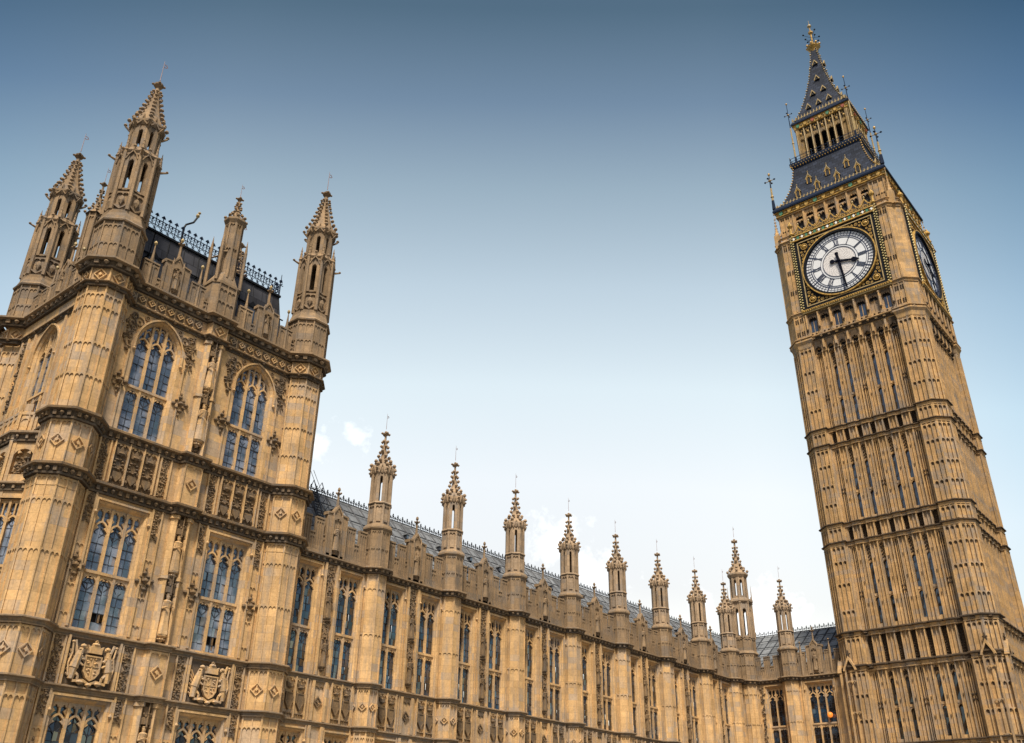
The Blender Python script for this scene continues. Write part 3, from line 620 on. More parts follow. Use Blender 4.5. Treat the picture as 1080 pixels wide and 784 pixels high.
def build_turret_top(vane_on=True):
    t = MB('upper')
    t.turn(0, 0, [(1.33, 30.3), (1.36, 30.38), (1.25, 30.5), (1.12, 30.9), (1.12, 31.1)], 8)
    octo_panels(t, 0, 0, 1.0, 31.0, 32.45, heads=(32.3,), cen=False, rh=0.12, rib=0.11)
    for k in range(8):
        t.frame(0, 0, 45*k); t.stroke([(-0.34, 31.45), (-0.15, 31.3), (0, 31.2), (0.15, 31.3), (0.34, 31.45)], 0.07, 0.92, 1.03); t.blob(0, 0.98, 31.75, 0.17, 0.08, 0.3)
    t.frame()
    openstage(t, 0, 0, 0.97, 32.45, 35.1, 34.3, 0.12, th=0.3, pier=0.26)
    for i in range(8):                            # corner shafts, pinnacles and gargoyles of the lower stage
        an = R(22.5+45*i); c, s_ = math.cos(an), math.sin(an); r_ = 1.08
        t.bar((r_*c, r_*s_, 31.1), (r_*c, r_*s_, 35.2), 0.12, 0.1, 6); t.bar((r_*c, r_*s_, 35.2), (r_*c, r_*s_, 36.05), 0.1, 0.015, 5)
        for z in (35.25, 35.5, 35.75): t.blob(r_*c, r_*s_, z, 0.12-(z-35)*0.07)
        if i % 2 == 0: t.bar((r_*c, r_*s_, 34.75), ((r_+0.4)*c, (r_+0.4)*s_, 34.9), 0.08, 0.05, 5); t.blob((r_+0.42)*c, (r_+0.42)*s_, 34.93, 0.09)
    t.turn(0, 0, [(1.1, 34.95), (1.17, 35.05), (1.05, 35.2), (0.9, 35.4)], 8)
    for k in range(8):                            # ogee hoods over the openings
        t.frame(0, 0, 45*k); t.stroke([(-0.32, 34.45), (-0.2, 34.75), (-0.05, 34.95), (0, 35.3), (0.05, 34.95), (0.2, 34.75), (0.32, 34.45)], 0.06, 0.95, 1.06); t.blob(0, 1.02, 35.35, 0.1, 0.1, 0.14)
        for q in (-1, 1): t.blob(q*0.27, 1.03, 34.72, 0.06)
    t.frame()
    openstage(t, 0, 0, 0.76, 35.3, 37.2, 36.65, 0.25, th=0.25, pier=0.205)
    for k in range(8):
        t.frame(0, 0, 45*k); t.stroke([(-0.27, 37.05), (-0.1, 37.25), (0, 37.75), (0.1, 37.25), (0.27, 37.05)], 0.07, 0.76, 0.9)
        t.frame(); an = R(22.5+45*k); t.bar((0.83*math.cos(an), 0.83*math.sin(an), 36.9), (1.12*math.cos(an), 1.12*math.sin(an), 37.15), 0.07, 0.06, 5); t.blob(1.12*math.cos(an), 1.12*math.sin(an), 37.22, 0.11)
    t.turn(0, 0, [(0.84, 37.1), (0.98, 37.3), (0.98, 37.42), (0.9, 37.5)], 8)
    spirelet(t, 0, 0, 0.86, 37.45, 40.75, ncr=8, cs=1.1, full=True)
    v = MB('copper'); vane(v, 0, 0, 41.1, 1.5)
    return Kit('turret_top', t, (('weather_vane', v),) if vane_on else ())
pav = root('corner_pavilion', 'tall square stone pavilion with four pinnacled corner turrets and a black crested roof', 'pavilion', (23.65, 40.94, 0))
tur = build_turret().mesh('corner_turret'); ttop = build_turret_top()
for (u, w_) in ((-TU, TW0), (TU, TW0), (TU, TW1), (-TU+0.25, TW1)):
    o = obj('corner_turret', tur, pav, (u, -w_, 0))
    ttop.put(pav, (u, -w_, 0))
WX = 3.0
fw = MB('wall')
wall(fw, -5.2, 5.2, 0, 27.5, [(s_*WX-1.235, s_*WX+1.235, a, b, h) for s_ in (-1, 1) for a, b, h in ((2.4, 7.51, 0), (10.3, 16.16, 0), (19.7, 26.31, 1.59))])
for (w_, z0, z1) in ((-0.02, 0, 0),): pass
obj('front_wall', fw, pav)
bw = MB('wall')
bw.box(-6.2, 6.2, TW1-0.26, TW1+0.2, 0, 28); bw.box(6.1, 6.52, TW1, TW0, 0, 28)
# east wall with the window over the oriel
bw.frame(-6.52, (TW0+TW1)/2, -90); wall(bw, -4.2, 4.2, 0, 27.5, [(-1.235, 1.235, 19.7, 26.31, 1.59)])
for sg in (-1, 1):
    for u in (1.62, 2.35, 3.1): bw.box(sg*u-0.06, sg*u+0.06, -0.02, 0.12, 19.8, 26.3)
    bw.use('carve'); foliage(bw, min(sg*2.42, sg*3.02), max(sg*2.42, sg*3.02), 19.9, 26.1, 0.0, 0.14, 1.2, 5); bw.use('wall')
bw.frame()
obj('side_wall', bw, pav)
# carved and panelled surface of the front
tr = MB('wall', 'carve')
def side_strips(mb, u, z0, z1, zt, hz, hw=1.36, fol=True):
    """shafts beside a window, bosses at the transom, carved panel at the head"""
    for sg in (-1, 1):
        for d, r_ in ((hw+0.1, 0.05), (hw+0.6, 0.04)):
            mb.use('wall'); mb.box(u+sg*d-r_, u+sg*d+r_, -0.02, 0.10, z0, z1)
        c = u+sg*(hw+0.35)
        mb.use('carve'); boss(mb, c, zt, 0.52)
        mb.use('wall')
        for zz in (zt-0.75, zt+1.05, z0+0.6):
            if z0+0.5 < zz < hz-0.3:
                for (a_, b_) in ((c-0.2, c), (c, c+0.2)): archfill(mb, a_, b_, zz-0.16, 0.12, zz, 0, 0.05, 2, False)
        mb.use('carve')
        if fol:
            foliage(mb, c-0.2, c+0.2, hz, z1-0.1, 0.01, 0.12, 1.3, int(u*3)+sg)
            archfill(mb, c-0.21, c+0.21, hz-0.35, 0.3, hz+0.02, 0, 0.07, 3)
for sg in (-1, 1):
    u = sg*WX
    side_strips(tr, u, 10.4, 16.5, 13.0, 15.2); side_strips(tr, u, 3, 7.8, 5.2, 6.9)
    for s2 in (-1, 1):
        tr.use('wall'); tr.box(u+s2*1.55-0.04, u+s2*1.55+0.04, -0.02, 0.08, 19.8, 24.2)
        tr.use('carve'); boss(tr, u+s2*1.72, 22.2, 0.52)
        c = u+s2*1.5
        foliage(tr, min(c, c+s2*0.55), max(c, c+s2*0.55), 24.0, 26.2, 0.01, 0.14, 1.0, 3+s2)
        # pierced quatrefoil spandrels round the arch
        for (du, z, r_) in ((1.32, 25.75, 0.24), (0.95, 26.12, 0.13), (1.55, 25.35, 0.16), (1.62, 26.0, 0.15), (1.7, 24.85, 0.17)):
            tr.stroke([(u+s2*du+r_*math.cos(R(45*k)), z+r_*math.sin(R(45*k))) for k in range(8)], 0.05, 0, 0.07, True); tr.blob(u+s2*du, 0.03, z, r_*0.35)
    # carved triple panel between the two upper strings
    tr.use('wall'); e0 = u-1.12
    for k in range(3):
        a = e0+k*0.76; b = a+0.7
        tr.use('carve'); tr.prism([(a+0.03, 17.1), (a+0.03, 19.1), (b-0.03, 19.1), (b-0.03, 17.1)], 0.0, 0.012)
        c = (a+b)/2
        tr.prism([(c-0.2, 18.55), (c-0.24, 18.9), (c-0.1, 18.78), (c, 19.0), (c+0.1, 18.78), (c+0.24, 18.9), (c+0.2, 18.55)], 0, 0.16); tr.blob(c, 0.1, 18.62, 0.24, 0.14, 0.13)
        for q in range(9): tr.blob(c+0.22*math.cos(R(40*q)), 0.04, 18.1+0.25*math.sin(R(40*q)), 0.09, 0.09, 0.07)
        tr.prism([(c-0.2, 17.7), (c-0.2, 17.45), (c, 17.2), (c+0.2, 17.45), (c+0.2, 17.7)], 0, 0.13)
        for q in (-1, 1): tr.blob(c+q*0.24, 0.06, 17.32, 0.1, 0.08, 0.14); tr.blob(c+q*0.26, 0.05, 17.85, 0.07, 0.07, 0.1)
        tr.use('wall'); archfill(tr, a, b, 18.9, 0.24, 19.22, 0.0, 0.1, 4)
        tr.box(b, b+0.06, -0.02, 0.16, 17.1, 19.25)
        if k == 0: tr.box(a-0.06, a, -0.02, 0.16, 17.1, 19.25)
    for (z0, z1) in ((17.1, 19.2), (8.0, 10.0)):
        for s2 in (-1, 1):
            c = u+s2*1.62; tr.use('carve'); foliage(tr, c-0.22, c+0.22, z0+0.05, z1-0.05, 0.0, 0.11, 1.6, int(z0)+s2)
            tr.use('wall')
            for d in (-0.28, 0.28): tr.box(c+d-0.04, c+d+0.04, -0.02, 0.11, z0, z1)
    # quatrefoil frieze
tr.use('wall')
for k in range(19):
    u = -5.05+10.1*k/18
    if abs(u) > 0.62: tr.use('carve'); tr.box(u-0.24, u+0.24, -0.01, 0.012, 26.78, 27.28); tr.use('wall'); diamond(tr, u, 27.03, 0.18, 0.0, 0.055, 0.1)  # darker square behind each lozenge stands for recess shade
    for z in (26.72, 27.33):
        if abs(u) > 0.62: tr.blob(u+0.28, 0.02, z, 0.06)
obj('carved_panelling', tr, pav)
# the two great coats of arms
def arms(mb, u, z, s_, var=0):
    mb.use('carve'); mb.prism([(u-1.12*s_, z-0.98*s_), (u-1.12*s_, z+0.98*s_), (u+1.12*s_, z+0.98*s_), (u+1.12*s_, z-0.98*s_)], 0, 0.012); mb.use('dark'); mb.prism([(u-1.0*s_, z-0.9*s_), (u-1.0*s_, z+0.9*s_), (u+1.0*s_, z+0.9*s_), (u+1.0*s_, z-0.9*s_)], 0, 0.02)  # dark ground paints the shade behind the carving
    mb.use('wall' if var == 0 else 'wall')
    mb.prism([(u-0.36*s_, z+0.3*s_), (u-0.34*s_, z-0.35*s_), (u-0.2*s_, z-0.58*s_), (u, z-0.7*s_), (u+0.2*s_, z-0.58*s_), (u+0.34*s_, z-0.35*s_), (u+0.36*s_, z+0.3*s_)], 0.1, 0.2)
    mb.stroke([(u-0.36*s_, z+0.3*s_), (u-0.34*s_, z-0.35*s_), (u-0.2*s_, z-0.58*s_), (u, z-0.7*s_), (u+0.2*s_, z-0.58*s_), (u+0.34*s_, z-0.35*s_), (u+0.36*s_, z+0.3*s_)], 0.06, 0.1, 0.26, True)
    mb.stroke([(u, z+0.3*s_), (u, z-0.68*s_)], 0.04, 0.18, 0.23); mb.stroke([(u-0.33*s_, z-0.12*s_), (u+0.33*s_, z-0.12*s_)], 0.04, 0.18, 0.23)
    rn = random.Random(4+var)
    for (du, dz) in ((-.17, .1), (.17, .1), (-.16, -.33), (.16, -.33)):
        for k in range(4): mb.blob(u+(du+rn.uniform(-.08, .08))*s_, 0.21, z+(dz+rn.uniform(-.12, .12))*s_, 0.05*s_)
    # crown: band, arches and cross
    mb.box(u-0.3*s_, u+0.3*s_, 0.08, 0.3, z+0.42*s_, z+0.54*s_)
    mb.prism([(u-0.3*s_, z+0.54*s_), (u-0.36*s_, z+0.76*s_), (u-0.2*s_, z+0.66*s_), (u-0.13*s_, z+0.82*s_), (u, z+0.74*s_), (u+0.13*s_, z+0.82*s_), (u+0.2*s_, z+0.66*s_), (u+0.36*s_, z+0.76*s_), (u+0.3*s_, z+0.54*s_)], 0.1, 0.27)
    mb.blob(u, 0.2, z+0.8*s_, 0.2*s_, 0.13, 0.1*s_)
    mb.stroke([(u, z+0.82*s_), (u, z+1.0*s_)], 0.05, 0.16, 0.24); mb.stroke([(u-0.07*s_, z+0.93*s_), (u+0.07*s_, z+0.93*s_)], 0.05, 0.16, 0.24)
    # supporters: reared beast each side: haunch, body, neck, head, forelegs
    for sg in (-1, 1):
        def q(du, dz, ww=0.14): return (u+sg*du*s_, ww, z+dz*s_)
        mb.bar(q(.82, -.72), q(.78, -.25), 0.13*s_, 0.17*s_, 7); mb.bar(q(.78, -.25), q(.66, .3, .18), 0.2*s_, 0.16*s_, 7); mb.bar(q(.66, .3, .18), q(.6, .58, .2), 0.15*s_, 0.1*s_, 7)
        mb.blob(*q(.56, .66, .22), 0.14*s_, 0.13*s_, 0.12*s_); mb.bar(q(.56, .66, .22), q(.42, .6, .24), 0.08*s_, 0.05*s_, 5)
        mb.bar(q(.66, .25, .22), q(.4, .12, .26), 0.08*s_, 0.05*s_, 5); mb.bar(q(.7, .05, .2), q(.42, -.12, .24), 0.07*s_, 0.05*s_, 5)
        mb.bar(q(.78, -.35), q(.55, -.55, .22), 0.1*s_, 0.06*s_, 5); mb.bar(q(.55, -.55, .22), q(.52, -.8, .2), 0.06*s_, 0.05*s_, 5)
        if var == 0 or sg > 0:
            mb.path([q(.95, -.6), q(1.05, -.1), q(.95, .35), q(1.0, .75)], 0.045*s_); mb.blob(*q(1.0, .8), 0.08*s_)
            mb.path([q(.9, .9, .1), q(.75, .35, .12)], 0.06*s_)
        for k in range(6): mb.bar(q(1.05, .5-k*.2, .06), q(.86, .2-k*.17, .1), 0.05*s_, 0.03*s_, 4)
        for k in range(5): mb.blob(*q(.7-.05*k, .52-.1*k, .26), 0.06*s_)
    # motto scroll (blank ribbon)
    for (du, dz, a) in ((-0.42, -0.82, 0.2), (0, -0.9, 0.16), (0.42, -0.82, 0.2)):
        mb.turn(0, 0, [(0, 0), (0, 0)], 3) if False else None
        mb.blob(u+du*s_, 0.2, z+dz*s_, a*s_, 0.14, 0.11*s_)
    mb.stroke([(u-0.75*s_, z-0.8*s_), (u-0.3*s_, z-0.72*s_), (u, z-0.86*s_), (u+0.3*s_, z-0.72*s_), (u+0.75*s_, z-0.8*s_)], 0.1*s_, 0.12, 0.24)
for i, sg in enumerate((-1, 1)):
    a = MB('wall'); arms(a, sg*WX, 8.98, 1.0, i)
    for s2 in (-1, 1): a.use('wall'); a.box(sg*WX+s2*1.2-0.05, sg*WX+s2*1.2+0.05, -0.02, 0.16, 8.0, 10.05)
    obj('coat_of_arms', a, pav, label='carved coat of arms with crown and winged supporters' if i == 0 else 'carved coat of arms with crown, shield and two rearing beasts')
# windows
kw = dict(W=2.15, nl=3)
wlow = [window_kit(z0=10.4, z1=16.0, zt=12.9, headh=1.15, seed=s_, casement=(1, 10.7, 11.4), **kw) for s_ in (1, 2)]
wtop = [window_kit(z0=19.82, z1=26.15, zt=22.25, H=1.45, headh=0.85, seed=s_, **kw) for s_ in (3, 4)]
wgr = window_kit(gm='dglass', z0=2.5, z1=7.35, zt=4.9, headh=0.95, seed=5, **kw)
for i, sg in enumerate((-1, 1)):
    wlow[i].put(pav, (sg*WX, 0, 0)); wtop[i].put(pav, (sg*WX, 0, 0)); wgr.put(pav, (sg*WX, 0, 0))
wtop[0].put(pav, (-6.52, -(TW0+TW1)/2, 0), -90)
# middle buttress: twin shafts, niches with figures
bt = MB('wall', 'carve')
for z0, z1 in ((0, 7.8), (8.0, 10.05), (10.3, 16.55), (17.05, 19.25), (19.75, 26.4), (26.6, 27.5)):
    if z0 in (10.3, 19.75, 0):
        bt.use('carve'); bt.box(-0.24, 0.24, -0.02, 0.02, z0, z1); bt.use('wall')  # darker niche back, shade put into its colour
        for sg in (-1, 1):
            bt.column([(sg*0.24, -0.02), (sg*0.24, 0.24), (sg*0.34, 0.34), (sg*0.46, 0.24), (sg*0.56, 0.14), (sg*0.56, -0.02)][::sg], z0, z1)
            for z in ((z0+z1)/2, z1-0.15): bt.column([(sg*0.2, 0), (sg*0.2, 0.3), (sg*0.34, 0.4), (sg*0.62, 0.22), (sg*0.62, 0)][::sg], z-0.12, z+0.06)
    else:
        bt.column([(-0.6, 0), (-0.5, 0.33), (0.5, 0.33), (0.6, 0)], z0, z1); bt.frame(0, 0.33, 0)
        facetribs(bt, 0.5, 0.0, z0, z1, (z1-0.1,) if z1-z0 > 1 else (), ((z0+z1)/2,), z1-z0 > 1.5 and False)
        bt.frame()
obj('middle_buttress', bt, pav)
for j, (z0, hh) in enumerate(((10.75, 1.75), (13.75, 1.6), (20.6, 1.9), (23.6, 1.7), (5.1, 1.5))):
    f = MB('wall', 'carve'); corbel(f, 0, 0.14, z0, 0.3); figure(f, 0, 0.24, z0, hh*1.08, j+3)
    obj('statue', f, pav)
    c = MB('carve'); canopy(c, 0, 0.12, z0+hh+0.2, 0.26, 1.0); foliage(c, -0.2, 0.2, z0-1.0, z0-0.3, 0.02, 0.12, 1.5, j); obj('niche_canopy', c, pav)
# strings and cornices right round
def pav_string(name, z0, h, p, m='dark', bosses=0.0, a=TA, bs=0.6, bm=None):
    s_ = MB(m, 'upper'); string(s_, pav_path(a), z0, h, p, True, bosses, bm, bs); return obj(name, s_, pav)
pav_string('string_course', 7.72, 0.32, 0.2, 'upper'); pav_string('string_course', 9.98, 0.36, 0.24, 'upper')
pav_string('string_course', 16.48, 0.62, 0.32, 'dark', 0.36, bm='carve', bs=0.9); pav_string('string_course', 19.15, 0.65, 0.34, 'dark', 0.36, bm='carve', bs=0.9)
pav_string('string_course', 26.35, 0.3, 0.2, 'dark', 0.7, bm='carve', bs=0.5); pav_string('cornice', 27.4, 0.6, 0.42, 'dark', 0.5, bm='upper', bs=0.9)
# parapet with gablets
for nm, (cu, cw, rot, half, gu) in {'front': (0, 0, 0, 5.15, (-WX, WX)), 'east': (-6.52, (TW0+TW1)/2, -90, 3.6, (0,)), 'west': (6.52, (TW0+TW1)/2, 90, 3.6, (0,)), 'south': (0, TW1-0.26, 180, 5.15, (0,))}.items():
    segs = []; x = -half
    cuts = sorted([(g-0.72, g+0.72) for g in gu] + ([(-0.85, 0.85)] if nm == 'front' else []))
    for a, b in cuts: segs.append((x, a)); x = b
    segs.append((x, half))
    for a, b in segs: p = MB('upper'); p.frame(cu, cw, rot); battlement(p, a, b, 0.12, 27.95, 28.6, 29.3, 0.6, 0.44); p.frame(); obj('parapet', p, pav)
    for g in gu:
        for sg in (-1, 1):
            u = g+sg*1.45
            if abs(u) < half:
                p = MB('upper', 'palegold'); p.frame(cu, cw, rot)
                p.bar((u, 0.05, 28.0), (u, 0.05, 29.6), 0.11, 0.1, 6); p.bar((u, 0.05, 29.6), (u, 0.05, 30.4), 0.09, 0.03, 5); p.use('palegold'); p.blob(u, 0.05, 30.55, 0.1, 0.1, 0.17); obj('parapet_post', p, pav)
    for i, g in enumerate(gu):
        k = MB('upper', 'palegold'); gablet(k, 0, 0.15, 27.95, 30.1, 0.7, 31.7, i, True)
        an = R(rot); obj('gablet', k, pav, (cu+g*math.cos(an), -(cw-g*math.sin(an)), 0), rot)
# the pinnacle in the middle of the front
mp_ = MB('upper')
mp_.column([(-0.85, -0.7), (-0.85, 0.15), (-0.55, 0.42), (0.55, 0.42), (0.85, 0.15), (0.85, -0.7)], 27.95, 30.0); mp_.frame(0, 0.42, 0); facetribs(mp_, 0.55, 0, 28.0, 30.0, (28.9, 29.7), ()); mp_.frame()
mp_.column([(-0.9, -0.7), (-0.9, 0.17), (-0.57, 0.48), (0.57, 0.48), (0.9, 0.17), (0.9, -0.7)], 29.95, 30.1)
mp_.column([(-0.88, -0.7), (-0.88, 0.15), (-0.55, 0.44), (0.55, 0.44), (0.88, 0.15), (0.88, -0.7)], 30.1, 30.8, [(-0.5, -0.4), (-0.5, 0.05), (-0.3, 0.3), (0.3, 0.3), (0.5, 0.05), (0.5, -0.4)])
octo_panels(mp_, 0, -0.1, 0.5, 30.5, 34.4, heads=(32.6, 34.3), cen=False, rib=0.07, rh=0.08)
for sg in (-1, 1):
    for w_ in (-0.75, 0.35):
        mp_.bar((sg*0.78, w_-0.05, 30.1), (sg*0.78, w_-0.05, 32.6), 0.1, 0.09, 6); mp_.bar((sg*0.78, w_-0.05, 32.6), (sg*0.78, w_-0.05, 33.5), 0.1, 0.01, 5); mp_.bar((sg*0.75, w_-0.05, 32.0), (sg*0.3, w_*0.5-0.05, 32.3), 0.06, 0.06, 4)
        for z in (32.6, 32.85, 33.1): mp_.blob(sg*0.78, w_-0.05, z, 0.1-(z-32.5)*0.08)
mp_.turn(0, -0.1, [(0.54, 34.3), (0.66, 34.5), (0.66, 34.62), (0.56, 34.7)], 8); spirelet(mp_, 0, -0.1, 0.52, 34.65, 36.35, ncr=6, cs=1.1)
vn = MB('copper'); vane(vn, 0, -0.1, 36.5, 0.95, 0.7); Kit('pinnacle', mp_, (('weather_vane', vn),)).put(pav, (0, 0, 0))
sp_ = MB('upper'); sp_.frame(); octo_panels(sp_, 0, 0, 0.42, 27.9, 33.6, heads=(30.6, 33.4), cen=False); spirelet(sp_, 0, 0, 0.5, 33.6, 35.9, ncr=6)
vn = MB('copper'); vane(vn, 0, 0, 36.1, 1.0, 0.7); Kit('pinnacle', sp_, (('weather_vane', vn),)).put(pav, (-6.05, 4.6, 0))
# roof and iron cresting
rf = MB('darkroof'); rb = [(-5.3, -1.15), (5.3, -1.15), (5.3, -8.8), (-5.3, -8.8)]; rt = [(-4.75, -1.7), (4.75, -1.7), (4.75, -8.2), (-4.75, -8.2)]
rf.column(rb, 27.6, 32.45, rt)
rf.use('black')
for k in range(11):
    t = k/10; rf.bar((-5.3+10.6*t, -1.14, 27.6), (-4.75+9.5*t, -1.69, 32.45), 0.035, 0.035, 4)
for z in (29.2, 30.8): rf.box(-5.12, 5.12, -1.4, -1.14-(z-27.6)*0.113+0.02, z, z+0.05)
rf.box(-4.85, 4.85, -1.9, -1.6, 32.42, 32.55)
for u in (-3.9, 1.1, 2.6): rf.use('lead'); rf.box(u-0.28, u+0.28, -1.5, -1.0, 29.0, 30.4); rf.use('glass'); rf.box(u-0.18, u+0.18, -1.1, -0.98, 29.2, 30.2); rf.use('black'); rf.prism([(u-0.36, 30.4), (u, 30.8), (u+0.36, 30.4)], -1.5, -0.96)
ro = obj('roof', rf, pav)
cs_ = MB('blue')
for a, b in zip(rt, rt[1:]+rt[:1]): cresting(cs_, a, b, 32.5, 1.25, 0.42)
for p in rt: cs_.bar((p[0], p[1], 32.4), (p[0], p[1], 34.1), 0.05, 0.02)
obj('cresting', cs_, ro)
pp = MB('black', 'gold'); pp.path([(-2.2, -1.75, 32.5), (-2.2, -1.75, 33.75), (-2.12, -1.75, 34.0), (-1.7, -1.75, 34.4), (-1.55, -1.75, 34.8)], 0.06)
pp.use('palegold'); pp.blob(-1.52, -1.75, 34.95, 0.12, 0.12, 0.2); pp.blob(-1.45, -1.75, 35.2, 0.1); obj('bent_finial', pp, pav, label='bent black finial with a pale tip on the roof edge')

# oriel on the east side with a balcony on top
oc = -(TW0+TW1)/2; orl = MB('wall', 'carve'); P = [(-2.6, 0), (-1.55, 0.9), (1.55, 0.9), (2.6, 0)]
def oriel_levels(mb, z0, z1): mb.column([(-2.6, -0.2)]+P+[(2.6, -0.2)], z0, z1)
oriel_levels(orl, 0, 10.0); 
for z0, z1 in ((16.2, 17.3), (18.9, 19.5)): oriel_levels(orl, z0, z1)
orl.column([(-2.4, -0.2), (-1.4, 0.72), (1.4, 0.72), (2.4, -0.2)], 10, 19)
for a, b in zip(P, P[1:]):
    l = math.hypot(b[0]-a[0], b[1]-a[1]); an = math.degrees(math.atan2(-(b[1]-a[1]), b[0]-a[0])); orl.frame((a[0]+b[0])/2, (a[1]+b[1])/2, an)
    n = 1 if l < 2 else 2
    for i in range(n):
        c = -l/2+l*(i+0.5)/n; hw = l/n/2
        orl.use('wall')
        for sg in (-1, 1): orl.box(c+sg*(hw-0.12)-0.12, c+sg*(hw-0.12)+0.12, -0.25, 0.03, 0, 19.3); orl.box(c+sg*(hw-0.02)-0.05, c+sg*(hw-0.02)+0.05, 0, 0.1, 0, 19.3)
        archfill(orl, c-hw+0.2, c+hw-0.2, 18.1, 0.5, 18.95, -0.2, 0.0, 5); orl.use('carve'); foliage(orl, c-hw+0.25, c+hw-0.25, 17.35, 18.2, -0.2, 0.14, 1.4, 5); orl.use('wall')
        for j in range(4): orl.box(c-hw+0.24*j*hw/0.36*0.9+0.05, c-hw+0.24*j*hw/0.36*0.9+0.1, 0.0, 0.06, 19.6, 20.6)
    orl.box(-l/2, l/2, -0.2, -0.02, 19.5, 20.35); orl.box(-l/2-0.03, l/2+0.03, -0.24, 0.05, 20.35, 20.5)
    for j in range(int(l/0.5)+1):
        x = -l/2+j*l/int(l/0.5); orl.box(x-0.05, x+0.05, -0.05, 0.05, 19.5, 20.4)
    for j in range(int(l/0.5)):
        x = -l/2+(j+0.5)*l/int(l/0.5); orl.box(x-0.17, x+0.17, -0.16, -0.02, 20.5, 20.95); archfill(orl, x-0.2, x+0.2, 20.0, 0.15, 20.3, -0.03, 0.02, 2, False)
orl.frame()
oo = obj('oriel', orl, pav, (-6.52, oc, 0), -90)
for z0, h, p in ((9.98, 0.36, 0.2), (16.48, 0.5, 0.22), (18.95, 0.6, 0.26)):
    s_ = MB('dark', 'upper'); string(s_, P, z0, h, p, False, 0.4, 'upper', 0.6); obj('string_course', s_, oo)
wc = window_kit(W=0.95, nl=2, z0=10.4, z1=16.0, zt=12.9, jm=0.06, rec=0.12, headh=1.0, seed=9); wc2 = window_kit(W=1.2, nl=2, z0=10.4, z1=16.0, zt=12.9, jm=0.06, rec=0.12, headh=1.0, seed=8)
for (a, b), n in zip(zip(P, P[1:]), (1, 2, 1)):
    l = math.hypot(b[0]-a[0], b[1]-a[1]); an = math.atan2(-(b[1]-a[1]), b[0]-a[0])
    for i in range(n):
        t = (i+0.5)/n; u = a[0]+(b[0]-a[0])*t; w_ = a[1]+(b[1]-a[1])*t
        th = R(-90); x, y = u, -w_
        (wc if n == 1 else wc2).put(pav, (-6.52+x*math.cos(th)-y*math.sin(th), oc+x*math.sin(th)+y*math.cos(th), 0), -90+math.degrees(an))

# ------------------------------------------------------------------ the long north range
PIT = 6.54; OFF = 0.22; NB = 7                      # bays between the pavilion and the corner
rg = root('palace_range', 'long stone range with paired windows and a row of pinnacled buttresses under a grey roof', 'palace wing', (29.92, 40.94, 0))
BC = [OFF+PIT*(i+0.5) for i in range(NB)]
PX = [OFF+PIT*(i+1) for i in range(NB)] + [51.5]
XE = 83.6-29.92                         # inner corner
WU = 1.57
# window kits shared by all bays
rk = [window_kit(W=1.38, z0=10.3, z1=16.0, nl=2, zt=12.65, headh=1.15, seed=20+i, fr=0.11, jm=0.13, gm='dglass') for i in range(3)]
rgk = window_kit(W=1.38, z0=2.5, z1=7.35, nl=2, zt=4.9, headh=0.95, seed=30, fr=0.11, jm=0.13, gm='dglass')
def bay_wall(half=PIT/2, win=True):
    b = MB('wall', 'carve', 'dark')
    hw = 0.69+0.13
    wall(b, -half, half, 0, 16.5, [(s_*WU-hw, s_*WU+hw, z0, z1, 0) for s_ in (-1, 1) for z0, z1 in ((2.4, 7.48), (10.2, 16.13))])
    # centre niche strip between the windows
    for s_ in (-1, 1):
        for z0, z1 in ((0, 7.75), (8, 10), (10.3, 16.4)):
            b.box(s_*0.42-0.07, s_*0.42+0.07, -0.02, 0.16, z0, z1); b.box(s_*0.6-0.035, s_*0.6+0.035, -0.02, 0.08, z0, z1)
        b.box(s_*2.42-0.05, s_*2.42+0.05, -0.02, 0.1, 0, 16.4)
        # twin shields under each window
        b.use('carve')
        for k in (-1, 1):
            c = s_*WU+k*0.36
            b.prism([(c-0.2, 9.2), (c-0.22, 8.75), (c, 8.4), (c+0.22, 8.75), (c+0.2, 9.2)], 0, 0.12)
            b.stroke([(c-0.2, 9.2), (c-0.22, 8.75), (c, 8.4), (c+0.22, 8.75), (c+0.2, 9.2)], 0.05, 0, 0.15, True)
            b.blob(c, 0.07, 9.5, 0.22, 0.12, 0.12); b.prism([(c-0.18, 9.55), (c-0.24, 9.75), (c, 9.65), (c+0.24, 9.75), (c+0.18, 9.55)], 0, 0.12)
            for q in range(4): b.blob(c-0.24+0.16*q, 0.05, 8.2, 0.08, 0.08, 0.08)
            for q in (-1, 1): b.blob(c+q*0.24, 0.04, 9.3, 0.05)
        b.use('wall')
        for k in (-1, 0, 1): b.box(s_*WU+k*0.72-0.04, s_*WU+k*0.72+0.04, -0.02, 0.13, 8.0, 10.05)
        for k in (-1, 1): archfill(b, s_*WU+k*0.36-0.32, s_*WU+k*0.36+0.32, 9.75, 0.2, 10.0, 0, 0.08, 3)
    b.use('carve'); diamond(b, 0, 8.95, 0.26, 0.0, 0.06, 0.08); archfill(b, -0.3, 0, 9.6, 0.15, 9.9, 0, 0.06, 2); archfill(b, 0, 0.3, 9.6, 0.15, 9.9, 0, 0.06, 2)
    foliage(b, -0.3, 0.3, 15.0, 16.3, 0.0, 0.13, 1.4, 2); foliage(b, -0.3, 0.3, 12.7, 13.4, 0.0, 0.13, 1.4, 4)
    b.use('wall')
    return b.mesh('bay_wall')
bw_ = bay_wall()
st_m = []
for j, (z0, hh) in enumerate(((10.75, 1.45), (13.35, 1.4))):
    f = MB('carve'); corbel(f, 0, 0.08, z0, 0.2); figure(f, 0, 0.14, z0, hh, 20+j); canopy(f, 0, 0.0, z0+hh+0.1, 0.16, 0.55); st_m.append(f.mesh('statue'))
gb = MB('upper', 'palegold'); gablet(gb, 0, 0.14, 16.8, 19.5, 0.7, 21.0, 5); gbm = gb.mesh('gablet')
